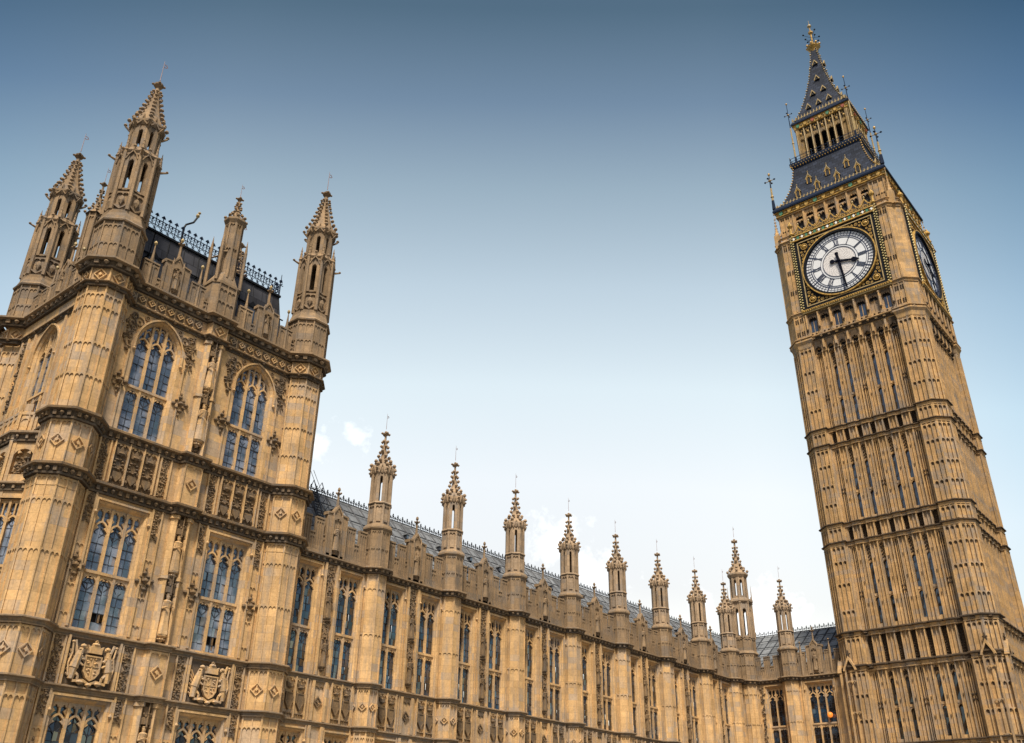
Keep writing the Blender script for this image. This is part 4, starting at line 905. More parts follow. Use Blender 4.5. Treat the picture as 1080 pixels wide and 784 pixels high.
def bay_parapet(half):
    p = MB('upper', 'palegold')
    for a, b in ((-half, -0.72), (0.72, half)): battlement(p, a, b, 0.1, 16.8, 17.95, 18.75, 0.56, 0.42)
    p.box(-half, half, -0.12, 0.12, 16.78, 16.95)
    return p.mesh('parapet')
bpm = bay_parapet(PIT/2-0.7)
for i in range(NB):
    at = (BC[i], 0, 0)
    obj('bay_wall', bw_, rg, at)
    for s_ in (-1, 1): rk[(i*2+s_) % 3].put(rg, (BC[i]+s_*WU, 0, 0)); rgk.put(rg, (BC[i]+s_*WU, 0, 0))
    for m in st_m: obj('statue', m, rg, at)
    obj('parapet', bpm, rg, at); obj('gablet', gbm, rg, at)
# the short last bay, next to the corner
lb = MB('wall', 'carve'); hw = 0.82; u0 = OFF+PIT*NB
wall(lb, u0, XE+0.3, 0, 16.5, [(u0+1.55-hw, u0+1.55+hw, 2.4, 7.48, 0), (u0+1.55-hw, u0+1.55+hw, 10.2, 16.13, 0), (u0+4.0-hw, u0+4.0+hw, 2.4, 7.48, 0), (u0+4.0-hw, u0+4.0+hw, 10.2, 16.13, 0)])
for d in (0.6, 2.5, 3.1, 5.0): lb.box(u0+d-0.06, u0+d+0.06, 0, 0.12, 0, 16.4)
lb.use('carve'); foliage(lb, u0+2.6, u0+3.0, 8.2, 16.2, 0, 0.14, 1.2, 9); obj('bay_wall', lb, rg)
for d in (1.55, 4.0): rk[0].put(rg, (u0+d, 0, 0)); rgk.put(rg, (u0+d, 0, 0))
lp = MB('upper', 'palegold'); battlement(lp, u0+0.7, XE-2.9, 0.1, 16.8, 17.95, 18.75, 0.56, 0.42); battlement(lp, XE-1.9, XE, 0.1, 16.8, 17.95, 18.75, 0.56, 0.42); obj('parapet', lp, rg); obj('gablet', gbm, rg, (u0+2.1, 0, 0))
# buttress turrets
def buttress():
    b = MB('wall', 'upper'); a = 0.78
    octo_panels(b, 0, 0, a, 0, 7.8, heads=(4.5, 7.5), facets=(6, 7, 0, 1, 2)); octo_panels(b, 0, 0, a, 8.0, 10.05, heads=(9.95,), loz=(9.0,), facets=(6, 7, 0, 1, 2))
    octo_panels(b, 0, 0, a-0.03, 10.3, 16.5, heads=(13.0, 15.6, 16.4), rh=0.05, facets=(6, 7, 0, 1, 2), cen=False)
    b.use('upper'); octo_panels(b, 0, 0, a, 16.8, 19.1, heads=(18.0, 19.05), rh=0.06)
    b.turn(0, 0, [(0.86, 19.05), (0.94, 19.15), (0.94, 19.25), (0.8, 19.45)], 8)
    return b.mesh('buttress')
def pinn(a=0.66, z0=19.35, zs=20.8, ze=22.85, zt=25.95, vh=1.1, nm='pinnacle'):
    t = MB('pale'); octo_panels(t, 0, 0, a, z0, zs, heads=(zs-0.1,), cen=False, rib=0.07, rh=0.09)
    for k in range(8): t.frame(0, 0, 45*k); t.prism([(-0.13*a/0.66, z0+0.3), (-0.13*a/0.66, zs-0.35), (0.13*a/0.66, zs-0.35), (0.13*a/0.66, z0+0.3)], a-0.1, a-0.03)
    t.frame(); t.turn(0, 0, [(a*1.12, zs-0.06), (a*1.18, zs), (a*1.1, zs+0.08)], 8)
    openstage(t, 0, 0, a-0.02, zs, ze, ze-0.4, 0.12, th=0.2, pier=0.185)
    for k in range(8):
        t.frame(0, 0, 45*k); t.blob(0, a-0.04, ze-0.12, 0.06); t.stroke([(-0.2, ze-0.15), (0, ze+0.4), (0.2, ze-0.15)], 0.05, a, a+0.12)
    t.frame(); t.turn(0, 0, [(a*1.12, ze-0.08), (a*1.22, ze+0.12), (a*1.22, ze+0.25), (a*1.1, ze+0.4)], 8)
    for i in range(8): an = R(22.5+45*i); t.blob(a*1.32*math.cos(an), a*1.32*math.sin(an), ze+0.15, 0.09)
    spirelet(t, 0, 0, a*0.98, ze+0.3, zt-0.3, ncr=6, cs=1.15)
    v = MB('copper'); vane(v, 0, 0, zt, vh, 0.6)
    return Kit(nm, t, (('weather_vane', v),))
bt_m = buttress(); pk = pinn()
for i, x in enumerate(PX):
    sc = 0
    obj('buttress', bt_m, rg, (x, 0, 0)); pk.put(rg, (x, 0, 0))
# strings along the range, stepping round each buttress
def rpath(a, end=XE-0.9):
    P = [(0.9, 0)]; b = a*math.tan(R(22.5)); 
    for x in PX: P += [(x-a, 0), (x-a, b), (x-b, a), (x+b, a), (x+a, b), (x+a, 0)]
    return P + [(end, 0)]
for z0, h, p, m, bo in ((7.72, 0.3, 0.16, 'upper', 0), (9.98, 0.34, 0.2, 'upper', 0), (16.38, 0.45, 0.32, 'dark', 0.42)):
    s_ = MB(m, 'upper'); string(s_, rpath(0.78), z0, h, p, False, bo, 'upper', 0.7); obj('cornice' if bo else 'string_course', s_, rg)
# roof
rr = MB('roof', 'lead'); Y1 = -5.3; ZR = 22.6; ZE = 17.4; U1 = 91.9-29.92
rr.add([(-0.5, -0.7, ZE), (XE+1.5, -0.7, ZE), (U1, Y1, ZR), (-0.5, Y1, ZR)], [(0, 1, 2, 3)]); rr.add([(-0.5, -9.9, ZE), (U1+5, -9.9, ZE), (U1, Y1, ZR), (-0.5, Y1, ZR)], [(0, 1, 2, 3)])
sl = math.hypot(Y1+0.7, ZR-ZE)
n = int((XE+1)/0.98)
for i in range(n): 
    u = -0.2+i*0.98; rr.use('lead'); rr.bar((u, -0.7, ZE+0.03), (u, Y1, ZR+0.03), 0.05, 0.05, 4)
for k in range(1, 6):
    t = k/6; w_ = -0.7+(Y1+0.7)*t; z = ZE+(ZR-ZE)*t; rr.bar((-0.3, w_, z+0.02), (XE+1.5+(U1-XE-1.5)*t, w_, z+0.02), 0.035, 0.035, 4)
for k, (t, ph) in enumerate(((0.42, 0), (0.68, 1.6))):                       # small roof vents
    for i in range(17):
        u = 1.4+ph+i*3.26; w_ = -0.7+(Y1+0.7)*t; z = ZE+(ZR-ZE)*t
        if u > XE: continue
        rr.use('lead'); rr.box(u-0.11, u+0.11, w_-0.1, w_+0.16, z, z+0.3); rr.use('glass'); rr.box(u-0.08, u+0.08, w_+0.15, w_+0.175, z+0.03, z+0.26); rr.use('roof'); rr.prism([(u-0.17, z+0.28), (u, z+0.45), (u+0.17, z+0.28)], w_-0.2, w_+0.2)
ro = obj('roof', rr, rg)
cc = MB('upper'); cc.mats = ['black']; cresting(cc, (-0.5, Y1), (U1, Y1), ZR, 0.5, 0.46); obj('cresting', cc, ro)

# ------------------------------------------------------------------ link block between the corner and the clock tower
lk = root('link_block', 'short recessed stone block joining the far end of the long range to the clock tower', 'palace wing', (83.6, 40.94, 0))
# local u runs away from the corner towards the viewer (-y); objects are turned by -90 degrees
LKL = 11.6
b = MB('wall', 'carve')
wall(b, 0, LKL, 0, 16.5, [(2.2, 3.8, 2.4, 7.48, 0), (2.2, 3.8, 10.2, 16.13, 0), (6.05, 8.5, 2.4, 7.48, 0), (6.05, 8.5, 10.2, 16.13, 0)])
for d in (1.5, 4.0, 5.75, 8.75, 9.3): b.box(d-0.06, d+0.06, 0, 0.12, 0, 16.4)
b.use('carve'); foliage(b, 1.6, 2.0, 10.4, 16.2, 0, 0.14, 1.2, 9)
for d in (2.4, 3.1, 6.3, 7.0, 7.7): diamond(b, d+0.3, 9, 0.25, 0, 0.06, 0.08)
obj('wall', b, lk, (0, 0, 0), -90)
k2 = window_kit(W=1.34, z0=10.3, z1=16.0, nl=2, zt=12.65, headh=1.15, seed=41, fr=0.11, jm=0.13, gm='dglass'); k3 = window_kit(W=2.19, z0=10.3, z1=16.0, nl=3, zt=12.65, headh=1.15, seed=42, fr=0.11, jm=0.13, gm='dglass')
k2.put(lk, (0, -3.0, 0), -90); k3.put(lk, (0, -7.28, 0), -90)
for kk, y in ((window_kit(W=1.34, z0=2.5, z1=7.35, nl=2, zt=4.9, headh=0.95, seed=43, gm='dglass'), -3.0), (window_kit(W=2.19, z0=2.5, z1=7.35, nl=3, zt=4.9, headh=0.95, seed=44, gm='dglass'), -7.28)): kk.put(lk, (0, y, 0), -90)
obj('buttress', bt_m, lk, (0, -4.75, 0), -90); pk.put(lk, (0, -4.75, 0), -90)
p = MB('upper', 'palegold')
for a, c in ((1.2, 4.0), (5.5, 6.55), (8.0, LKL)): battlement(p, a, c, 0.1, 16.8, 17.95, 18.75, 0.56, 0.42)
p.box(0, LKL, -0.12, 0.12, 16.78, 16.95)
for d in (6.0, 8.7): p.bar((d, 0.1, 16.8), (d, 0.1, 19.0), 0.13, 0.12, 6); p.bar((d, 0.1, 19.0), (d, 0.1, 19.6), 0.1, 0.02, 5); p.blob(d, 0.1, 19.7, 0.1)
obj('parapet', p, lk, (0, 0, 0), -90); obj('gablet', gbm, lk, (0, -7.28, 0), -90)
a_ = 0.78; q_ = a_*math.tan(R(22.5)); x = 4.75
P = [(1.0, 0), (x-a_, 0), (x-a_, q_), (x-q_, a_), (x+q_, a_), (x+a_, q_), (x+a_, 0), (LKL, 0)]
for z0, h, pr, m, bo in ((7.72, 0.3, 0.16, 'upper', 0), (9.98, 0.34, 0.2, 'upper', 0), (16.38, 0.45, 0.32, 'dark', 0.42)):
    s_ = MB(m, 'upper'); string(s_, P, z0, h, pr, False, bo, 'upper', 0.7); obj('cornice' if bo else 'string_course', s_, lk, (0, 0, 0), -90)
r2 = MB('roof', 'lead')
# roof in (u, w): u towards viewer, w towards east (outwards)
r2.add([(0.0, -0.7, ZE), (LKL+1, -0.7, ZE), (LKL+1, -8.3, ZR), (-5.3, -8.3, ZR)], [(0, 1, 2, 3)])
r2.add([(LKL+1, -14, ZE), (LKL+1, -8.3, ZR), (-5.3, -8.3, ZR), (-5.3, -14, ZE)], [(0, 1, 2, 3)])
r2.use('lead')
for i in range(18):
    u = -5+i*0.98; t0 = 0 if u > 0 else min(1, -u/5.3); w0_ = -0.7-7.6*t0; z0_ = ZE+(ZR-ZE)*t0; r2.bar((u, w0_, z0_+0.03), (u, -8.3, ZR+0.03), 0.05, 0.05, 4)
for k in range(1, 6): t = k/6; r2.bar((-5.3*t, -0.7-7.6*t, ZE+(ZR-ZE)*t+0.02), (LKL+1, -0.7-7.6*t, ZE+(ZR-ZE)*t+0.02), 0.035, 0.035, 4)
ro2 = obj('roof', r2, lk, (0, 0, 0), -90)
c2 = MB('black'); cresting(c2, (-5.3, -8.3), (LKL+1, -8.3), ZR, 0.5, 0.46)
c2.bar((7.6, -8.3, ZR), (7.6, -8.3, ZR+2.0), 0.06, 0.02)
for z in (0.5, 0.85, 1.2, 1.5): c2.blob(7.6, -8.3, ZR+z, 0.17-(z*0.06))
obj('cresting', c2, ro2)
# big stair turret in the corner
ct = MB('wall', 'upper'); CA = 1.0
for z0, z1, hd, lz in ((0, 7.8, (4.5, 7.5), ()), (8, 10.05, (9.95,), (9,)), (10.3, 16.5, (13, 15.6, 16.4), ())): octo_panels(ct, 0, 0, CA, z0, z1, heads=hd, loz=lz)
ct.use('upper'); octo_panels(ct, 0, 0, CA+0.05, 16.8, 19.2, heads=(18.2, 19.1)); ct.turn(0, 0, [(1.15, 19.1), (1.22, 19.2), (1.08, 19.45)], 8)
octo_panels(ct, 0, 0, 0.98, 19.3, 20.7, heads=(20.6,), cen=False, rib=0.08)
ct.mats.append('dark')
obj('stair_turret', ct, lk, (-0.05, -0.55, 0))
t = MB('pale'); openstage(t, 0, 0, 0.95, 20.7, 24.0, 23.2, 0.15, th=0.2, pier=0.22)
t.turn(0, 0, [(1.05, 23.95), (1.2, 24.1), (1.18, 24.3), (0.95, 24.45)], 8)
for i in range(8):
    an = R(22.5+45*i); c, s_ = math.cos(an), math.sin(an); t.bar((1.05*c, 1.05*s_, 20.6), (1.05*c, 1.05*s_, 24.6), 0.09, 0.07, 5); t.bar((1.1*c, 1.1*s_, 24.3), (1.1*c, 1.1*s_, 25.7), 0.06, 0.01, 5)
openstage(t, 0, 0, 0.74, 24.4, 26.7, 26.1, 0.3, th=0.18, pier=0.17)
t.turn(0, 0, [(0.84, 26.5), (1.0, 26.75), (1.0, 26.9), (0.85, 27.0)], 8); spirelet(t, 0, 0, 0.82, 26.95, 30.3, ncr=8)
v = MB('copper'); vane(v, 0, 0, 30.7, 1.1, 0.7); Kit('turret_top', t, (('weather_vane', v),)).put(lk, (-0.05, -0.55, 0))
s_ = MB('dark', 'upper'); b_ = 1.0*math.tan(R(22.5)); string(s_, [(-1.0, b_), (-b_, 1.0), (b_, 1.0), (1.0, b_), (1.0, -b_), (b_, -1.0), (-b_, -1), (-1, -b_)], 16.38, 0.45, 0.3, True, 0.42, 'upper', 0.7); obj('cornice', s_, lk, (-0.05, -0.55, 0))

# ------------------------------------------------------------------ river range running away behind the pavilion, all but its vane hidden
rv = root('river_range', 'stone wing behind the corner pavilion, its weather vane just showing at the left edge', 'palace wing', (18.5, 64, 0))
b = MB('wall'); b.box(-0.6, 11, 0, 12.8, 0, 22); b.box(-0.6, 11, -16, 0, 0, 22); obj('wall', b, rv)
t = MB('upper'); octo_panels(t, 0, 0, 1.0, 0, 34, heads=(24, 28, 33)); spirelet(t, 0, 0, 0.95, 34, 39.2, ncr=7); v = MB('copper'); vane(v, 0, 0, 39.3, 1.6, 1.2); Kit('turret', t, (('weather_vane', v),)).put(rv, (0.2, 0.6, 0))
# roof ladder beside the pavilion, and its stays
ld = MB('lead'); A_ = Vector((0, 0, 0)); B_ = Vector((1.15, -2.6, 3.0))
for s_ in (-0.28, 0.28):
    o_ = Vector((s_, 0, 0)); ld.bar(A_+o_, B_+o_, 0.045, 0.045, 4); h_ = Vector((0, 0.35, 0.45)); ld.bar(A_+o_*1.2+h_, B_+o_*1.2+h_, 0.03, 0.03, 4)
    for k in range(5): q_ = A_+(B_-A_)*(k/4); ld.bar(q_+o_, q_+o_*1.2+h_, 0.025, 0.025, 4)
for k in range(13): q_ = A_+(B_-A_)*(k/12); ld.bar(q_+Vector((-0.28, 0, 0)), q_+Vector((0.28, 0, 0)), 0.035, 0.035, 4)
for s_ in (0.0, 0.3): ld.bar(B_+Vector((0.35+s_, 0, 0)), B_+Vector((-0.65+s_, 0.2, 1.15)), 0.02, 0.02, 4)
o = obj('roof_ladder', ld, None, (34.45, 43.6, 19.78)); o['label'] = 'black metal ladder lying up the grey roof beside the pavilion turret'; o['category'] = 'ladder'
sc = MB('lead', 'white'); sc.bar((0, 0, 0), (0, 0, 0.7), 0.03, 0.03); sc.use('upper'); sc.box(-0.14, 0.14, -0.1, 0.35, 0.65, 0.87); sc.use('lead'); sc.blob(0, 0.38, 0.76, 0.09)
o = obj('security_camera', sc, None, (57.75, 41.05, 18.75)); o['label'] = 'small white camera on a stalk on the battlements of the long range'; o['category'] = 'security camera'
# lit lamp behind the last link window
m, t, bb = mat('orange_lamp'); bb.inputs['Base Color'].default_value = (0.5, 0.14, 0.02, 1); bb.inputs['Emission Color'].default_value = (1.0, 0.27, 0.03, 1); bb.inputs['Emission Strength'].default_value = 0.42; M['lamp'] = m
lm = MB('lamp'); lm.turn(0, 0, [(0.06, -0.22), (0.2, -0.13), (0.24, 0), (0.2, 0.13), (0.06, 0.22)], 12); lm.mats.append('lead'); lm.cur = 1; lm.bar((0, 0, 0.2), (0, 0, 0.6), 0.02, 0.02)
o = obj('wall_lamp', lm, None, (83.62, 33.02, 13.35)); o['label'] = 'round orange lamp glowing in the window beside the clock tower'; o['category'] = 'lamp'

# ------------------------------------------------------------------ clock tower
TCX, TCY = 87.97, 24.2
tw = root('clock_tower', 'tall square gothic clock tower with gilded white dials and a dark pointed spire', 'clock tower', (TCX, TCY, 0), (R(-0.6), 0, 0)); tw.scale = (0.95, 1, 1)
ROT = (0, -90, 180, 90)
def sides(name, mb, label=None, subs=()):
    k = Kit(name, mb, subs)
    return [k.put(tw, (0, 0, 0), r_, label) for r_ in ROT]
BP = 1.24
RIBS = [(-0.5+k)*BP for k in range(-2, 4)]
TA_ = 6.55
def tpath(off=0.0, wall_w=6.1, ribd=0.12, ribw=0.37, tin=4.33, ch=0.94, ta=None, ribs=True):
    ta = ta or TA_; one = []
    if ribs:
        for x in [-3.9]+RIBS+[3.9]:
            if abs(x) > 3.8: continue
            one += [(x-ribw, wall_w), (x-ribw+0.08, wall_w+ribd), (x+ribw-0.08, wall_w+ribd), (x+ribw, wall_w)]
    one += [(tin, wall_w), (tin, ta), (ta-ch, ta), (ta, ta-ch), (ta, tin), (wall_w, tin)]
    P = []
    for q in range(4):
        c = one
        for _ in range(q): c = [(y, -x) for x, y in c]
        P += c
    return P
def tstring(z0, h, p, m='tower', bosses=0.0, name='string_course', bm=None, **k):
    s_ = MB(m, 'tcarve'); string(s_, tpath(**k), z0, h, p, True, bosses, bm, 0.6); return obj(name, s_, tw)
def tfacet(mb, hw, w0, z0, z1, heads, n=3):
    for i in range(n+1):
        x = -hw+2*hw*i/n; r_ = 0.07 if i in (0, n) else 0.045; mb.box(x-r_, x+r_, w0-0.02, w0+0.15, z0, z1)
    for z in heads:
        for i in range(n):
            a = -hw+2*hw*i/n+0.05; b = -hw+2*hw*(i+1)/n-0.05; archfill(mb, a, b, z-0.26, 0.2, z, w0-0.01, w0+0.12, 2, False)
            mb.use('tcarve'); mb.box(a+0.08, b-0.08, w0-0.01, w0+0.012, z-0.34, z-0.14); mb.use('tower')  # dark box painted in for the shade below each blind head
# corner turrets
tt = MB('tower', 'tcarve')
c0 = 4.95
tt.column([(-0.62, -1.5), (-0.62, 1.52), (0.63, 1.52), (1.52, 0.63), (1.52, -0.62), (-0.6, -1.5)], 0, 49)
def hz(a, b, n): return [a+(b-a)*(i+1)/(n+0.4) for i in range(n)]
for (z0, z1, hd) in ((0, 10.3, (4, 7, 10)), (10.6, 16.5, (12.6, 14.6, 16.3)), (16.95, 19.35, (19.2,)), (19.75, 27.4, (21.6, 24.0, 26.0, 27.3)), (27.8, 29.1, (29.0,)), (29.5, 36.85, (31.4, 33.2, 35.2, 36.7)), (37.25, 38.55, (38.45,)), (38.95, 47.8, (41.1, 43.2, 45.3, 47.7))):
    for (fu, fw_, rot) in ((0.0, 1.52, 0), (1.075, 1.075, 45), (1.52, 0.0, 90)):
        tt.frame(fu, fw_, rot); tfacet(tt, 0.62 if rot != 45 else 0.63, 0.0, z0, z1, hd)
tt.frame()
ttm = tt.mesh('corner_turret')
for q, (u, w_) in enumerate(((c0, c0), (-c0, c0), (-c0, -c0), (c0, -c0))):
    obj('corner_turret', ttm, tw, (u, -w_, 0), (0, -90, 180, 90)[q])
# shaft walls
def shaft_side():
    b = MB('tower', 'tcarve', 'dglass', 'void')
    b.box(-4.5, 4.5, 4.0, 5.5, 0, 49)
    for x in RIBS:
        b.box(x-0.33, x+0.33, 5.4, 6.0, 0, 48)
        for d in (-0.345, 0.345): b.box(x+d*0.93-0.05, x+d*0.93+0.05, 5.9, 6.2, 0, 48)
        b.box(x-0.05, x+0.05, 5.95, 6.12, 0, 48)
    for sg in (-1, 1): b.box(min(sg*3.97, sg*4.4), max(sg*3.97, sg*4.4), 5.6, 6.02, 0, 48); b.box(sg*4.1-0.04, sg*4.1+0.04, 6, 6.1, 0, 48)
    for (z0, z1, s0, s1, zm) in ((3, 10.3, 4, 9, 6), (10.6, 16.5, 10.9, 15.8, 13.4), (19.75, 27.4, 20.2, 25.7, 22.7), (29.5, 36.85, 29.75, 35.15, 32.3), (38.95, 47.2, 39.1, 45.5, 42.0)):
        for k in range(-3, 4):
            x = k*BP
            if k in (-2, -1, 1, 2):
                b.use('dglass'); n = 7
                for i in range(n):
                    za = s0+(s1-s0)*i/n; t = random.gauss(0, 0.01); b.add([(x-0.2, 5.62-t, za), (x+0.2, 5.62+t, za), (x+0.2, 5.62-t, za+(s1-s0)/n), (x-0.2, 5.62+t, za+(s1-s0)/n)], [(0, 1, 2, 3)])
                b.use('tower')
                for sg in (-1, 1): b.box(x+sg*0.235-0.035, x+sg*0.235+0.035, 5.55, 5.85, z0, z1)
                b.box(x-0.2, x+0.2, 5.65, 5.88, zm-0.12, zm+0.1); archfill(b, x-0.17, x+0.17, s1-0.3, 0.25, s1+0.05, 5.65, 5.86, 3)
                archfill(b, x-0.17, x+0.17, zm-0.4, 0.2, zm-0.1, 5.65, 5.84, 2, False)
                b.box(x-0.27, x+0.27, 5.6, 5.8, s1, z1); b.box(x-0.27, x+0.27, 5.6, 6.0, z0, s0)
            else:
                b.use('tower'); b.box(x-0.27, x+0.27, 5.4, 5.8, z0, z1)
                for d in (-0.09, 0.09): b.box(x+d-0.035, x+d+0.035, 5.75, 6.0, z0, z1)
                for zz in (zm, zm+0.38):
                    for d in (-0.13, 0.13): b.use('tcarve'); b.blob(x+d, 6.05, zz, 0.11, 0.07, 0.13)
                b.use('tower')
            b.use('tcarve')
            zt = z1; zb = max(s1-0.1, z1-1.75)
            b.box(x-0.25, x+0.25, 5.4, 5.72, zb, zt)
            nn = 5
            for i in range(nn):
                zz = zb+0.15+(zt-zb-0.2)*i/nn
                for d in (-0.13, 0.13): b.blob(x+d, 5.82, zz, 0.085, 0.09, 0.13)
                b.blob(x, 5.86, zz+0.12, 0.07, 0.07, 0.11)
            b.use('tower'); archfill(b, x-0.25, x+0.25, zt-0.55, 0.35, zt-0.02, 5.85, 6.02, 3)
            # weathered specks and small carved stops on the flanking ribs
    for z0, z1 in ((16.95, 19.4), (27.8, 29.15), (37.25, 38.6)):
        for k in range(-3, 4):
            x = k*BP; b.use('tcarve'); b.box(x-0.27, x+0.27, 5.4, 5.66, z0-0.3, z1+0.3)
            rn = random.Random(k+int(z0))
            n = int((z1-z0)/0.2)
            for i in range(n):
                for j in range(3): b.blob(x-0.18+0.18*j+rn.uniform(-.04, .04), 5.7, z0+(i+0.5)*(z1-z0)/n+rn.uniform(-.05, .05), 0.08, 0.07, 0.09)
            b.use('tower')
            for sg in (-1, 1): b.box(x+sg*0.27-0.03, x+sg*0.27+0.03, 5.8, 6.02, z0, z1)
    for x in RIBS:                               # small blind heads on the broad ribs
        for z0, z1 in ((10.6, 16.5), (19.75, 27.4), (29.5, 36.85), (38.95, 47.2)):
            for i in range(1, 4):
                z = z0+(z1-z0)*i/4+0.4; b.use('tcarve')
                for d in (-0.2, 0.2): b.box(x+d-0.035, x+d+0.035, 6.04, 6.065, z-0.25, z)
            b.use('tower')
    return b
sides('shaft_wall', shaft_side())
for z0, h in ((10.25, 0.4), (16.4, 0.6), (19.3, 0.55), (27.3, 0.5), (29.05, 0.5), (36.8, 0.5), (38.5, 0.5)):
    big = z0 in (16.4, 19.3)
    tstring(z0, h, 0.3 if big else 0.24, 'tower', 1.24 if big else 0.0, bm='tcarve')
# little gables over the base of the corner turrets
gm = MB('tower', 'tcarve'); gm.stroke([(-0.5, -0.2), (-0.45, 0.0), (0, 0.85), (0.45, 0.0), (0.5, -0.2)], 0.16, -0.05, 0.3); gm.use('tcarve'); gm.prism([(-0.35, -0.1), (0, 0.65), (0.35, -0.1)], -0.05, 0.1)
gm.stroke([(0, 0.85), (0, 1.5)], 0.1, 0.05, 0.16); gm.stroke([(-0.2, 1.2), (0.2, 1.2)], 0.1, 0.05, 0.16)
for sg in (-1, 1): gm.use('tower'); gm.box(sg*0.45-0.06, sg*0.45+0.06, -0.05, 0.16, -16, 0)
for z in (-1, -3.5, -6): archfill(gm, -0.39, 0, z-0.3, 0.25, z, -0.02, 0.1, 3); archfill(gm, 0, 0.39, z-0.3, 0.25, z, -0.02, 0.1, 3)
gmm = gm.mesh('turret_gable')
for r_ in ROT:
    a = R(r_)
    for sg in (-1, 1):
        lx, ly = sg*5.55, -6.62
        obj('turret_gable', gmm, tw, (lx*math.cos(a)-ly*math.sin(a), lx*math.sin(a)+ly*math.cos(a), 16.7), r_)

# corbelled cornice and the clock stage
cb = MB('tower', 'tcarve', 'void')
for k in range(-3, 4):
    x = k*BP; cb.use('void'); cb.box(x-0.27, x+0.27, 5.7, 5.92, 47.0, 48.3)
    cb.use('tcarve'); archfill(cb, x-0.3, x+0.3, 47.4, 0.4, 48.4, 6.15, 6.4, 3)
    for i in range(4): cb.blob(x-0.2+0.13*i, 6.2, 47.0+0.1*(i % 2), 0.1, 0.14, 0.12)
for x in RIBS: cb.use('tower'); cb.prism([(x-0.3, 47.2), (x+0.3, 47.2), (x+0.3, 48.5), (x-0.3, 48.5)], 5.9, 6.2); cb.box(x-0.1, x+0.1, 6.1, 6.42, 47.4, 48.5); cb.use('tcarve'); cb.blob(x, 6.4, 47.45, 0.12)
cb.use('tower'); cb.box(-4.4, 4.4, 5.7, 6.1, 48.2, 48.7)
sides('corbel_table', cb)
s_ = MB('tower'); s_.sweep(tpath(ribs=False, wall_w=6.1), [(-0.1, 47.6), (0.05, 47.9), (0.12, 48.3), (0.3, 48.6), (0.3, 48.75), (-0.1, 48.9)], True); obj('cornice', s_, tw)
tstring(48.55, 0.55, 0.34, 'tcarve', 0.8, 'cornice', 'tower', ribs=False, wall_w=6.35)
core = MB('tower', 'tcarve')
core.column(tpath(ribs=False, wall_w=6.3, tin=4.5, ta=6.6, ch=0.95)[:], 48.9, 60.9)
obj('clock_stage_wall', core, tw)
for (z0, h, p) in ((51.65, 0.5, 0.22), (60.7, 0.5, 0.26), (61.5, 0.3, 0.16)):
    ss = MB('tower', 'tcarve'); string(ss, tpath(ribs=False, wall_w=6.35, tin=4.5, ta=6.6), z0, h, p, True); obj('string_course', ss, tw)
for sg in (-1, 1):                               # panelled clasping corners of the clock stage
    cp = MB('tower', 'tcarve'); cp.frame(sg*5.08, 6.6, 0)
    for z0, z1 in ((49.1, 51.6), (52.2, 60.7)):
        for d in (-0.5, 0, 0.5): cp.use('tower'); cp.box(d-0.05, d+0.05, -0.02, 0.1, z0, z1)
        for z in ((51.4, 49.9) if z0 < 50 else (60.5, 57.4, 54.9)):
            for d in (-0.25, 0.25):
                cp.use('tcarve')
                for i in (-1, 1):
                    for j in (-1, 0, 1): cp.blob(d+i*0.1, 0.03, z-0.3+j*0.18, 0.085, 0.06, 0.085)
    cp.frame(); sides('corner_panelling', cp)
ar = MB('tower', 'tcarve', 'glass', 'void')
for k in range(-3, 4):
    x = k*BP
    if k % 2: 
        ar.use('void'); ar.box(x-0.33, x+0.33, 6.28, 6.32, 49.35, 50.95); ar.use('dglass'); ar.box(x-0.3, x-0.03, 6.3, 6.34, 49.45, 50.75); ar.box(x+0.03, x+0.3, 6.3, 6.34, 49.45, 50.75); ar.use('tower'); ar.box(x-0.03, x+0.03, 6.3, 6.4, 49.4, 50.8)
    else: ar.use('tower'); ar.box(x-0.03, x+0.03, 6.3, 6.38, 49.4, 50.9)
    ar.use('void'); ar.box(x-0.36, x+0.36, 6.28, 6.315, 50.75, 51.3)  # black slab stands for shadow in the arch heads
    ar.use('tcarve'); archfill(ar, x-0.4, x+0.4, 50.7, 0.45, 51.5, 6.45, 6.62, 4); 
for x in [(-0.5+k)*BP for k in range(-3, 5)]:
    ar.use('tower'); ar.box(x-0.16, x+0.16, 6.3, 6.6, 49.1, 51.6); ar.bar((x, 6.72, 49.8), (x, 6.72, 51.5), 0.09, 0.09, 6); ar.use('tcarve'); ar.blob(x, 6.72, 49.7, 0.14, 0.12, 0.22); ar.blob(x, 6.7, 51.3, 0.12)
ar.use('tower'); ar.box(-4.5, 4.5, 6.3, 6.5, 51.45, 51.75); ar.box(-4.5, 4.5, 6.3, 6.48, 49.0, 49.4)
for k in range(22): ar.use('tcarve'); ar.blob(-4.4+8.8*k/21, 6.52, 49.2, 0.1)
sides('window_arcade', ar)
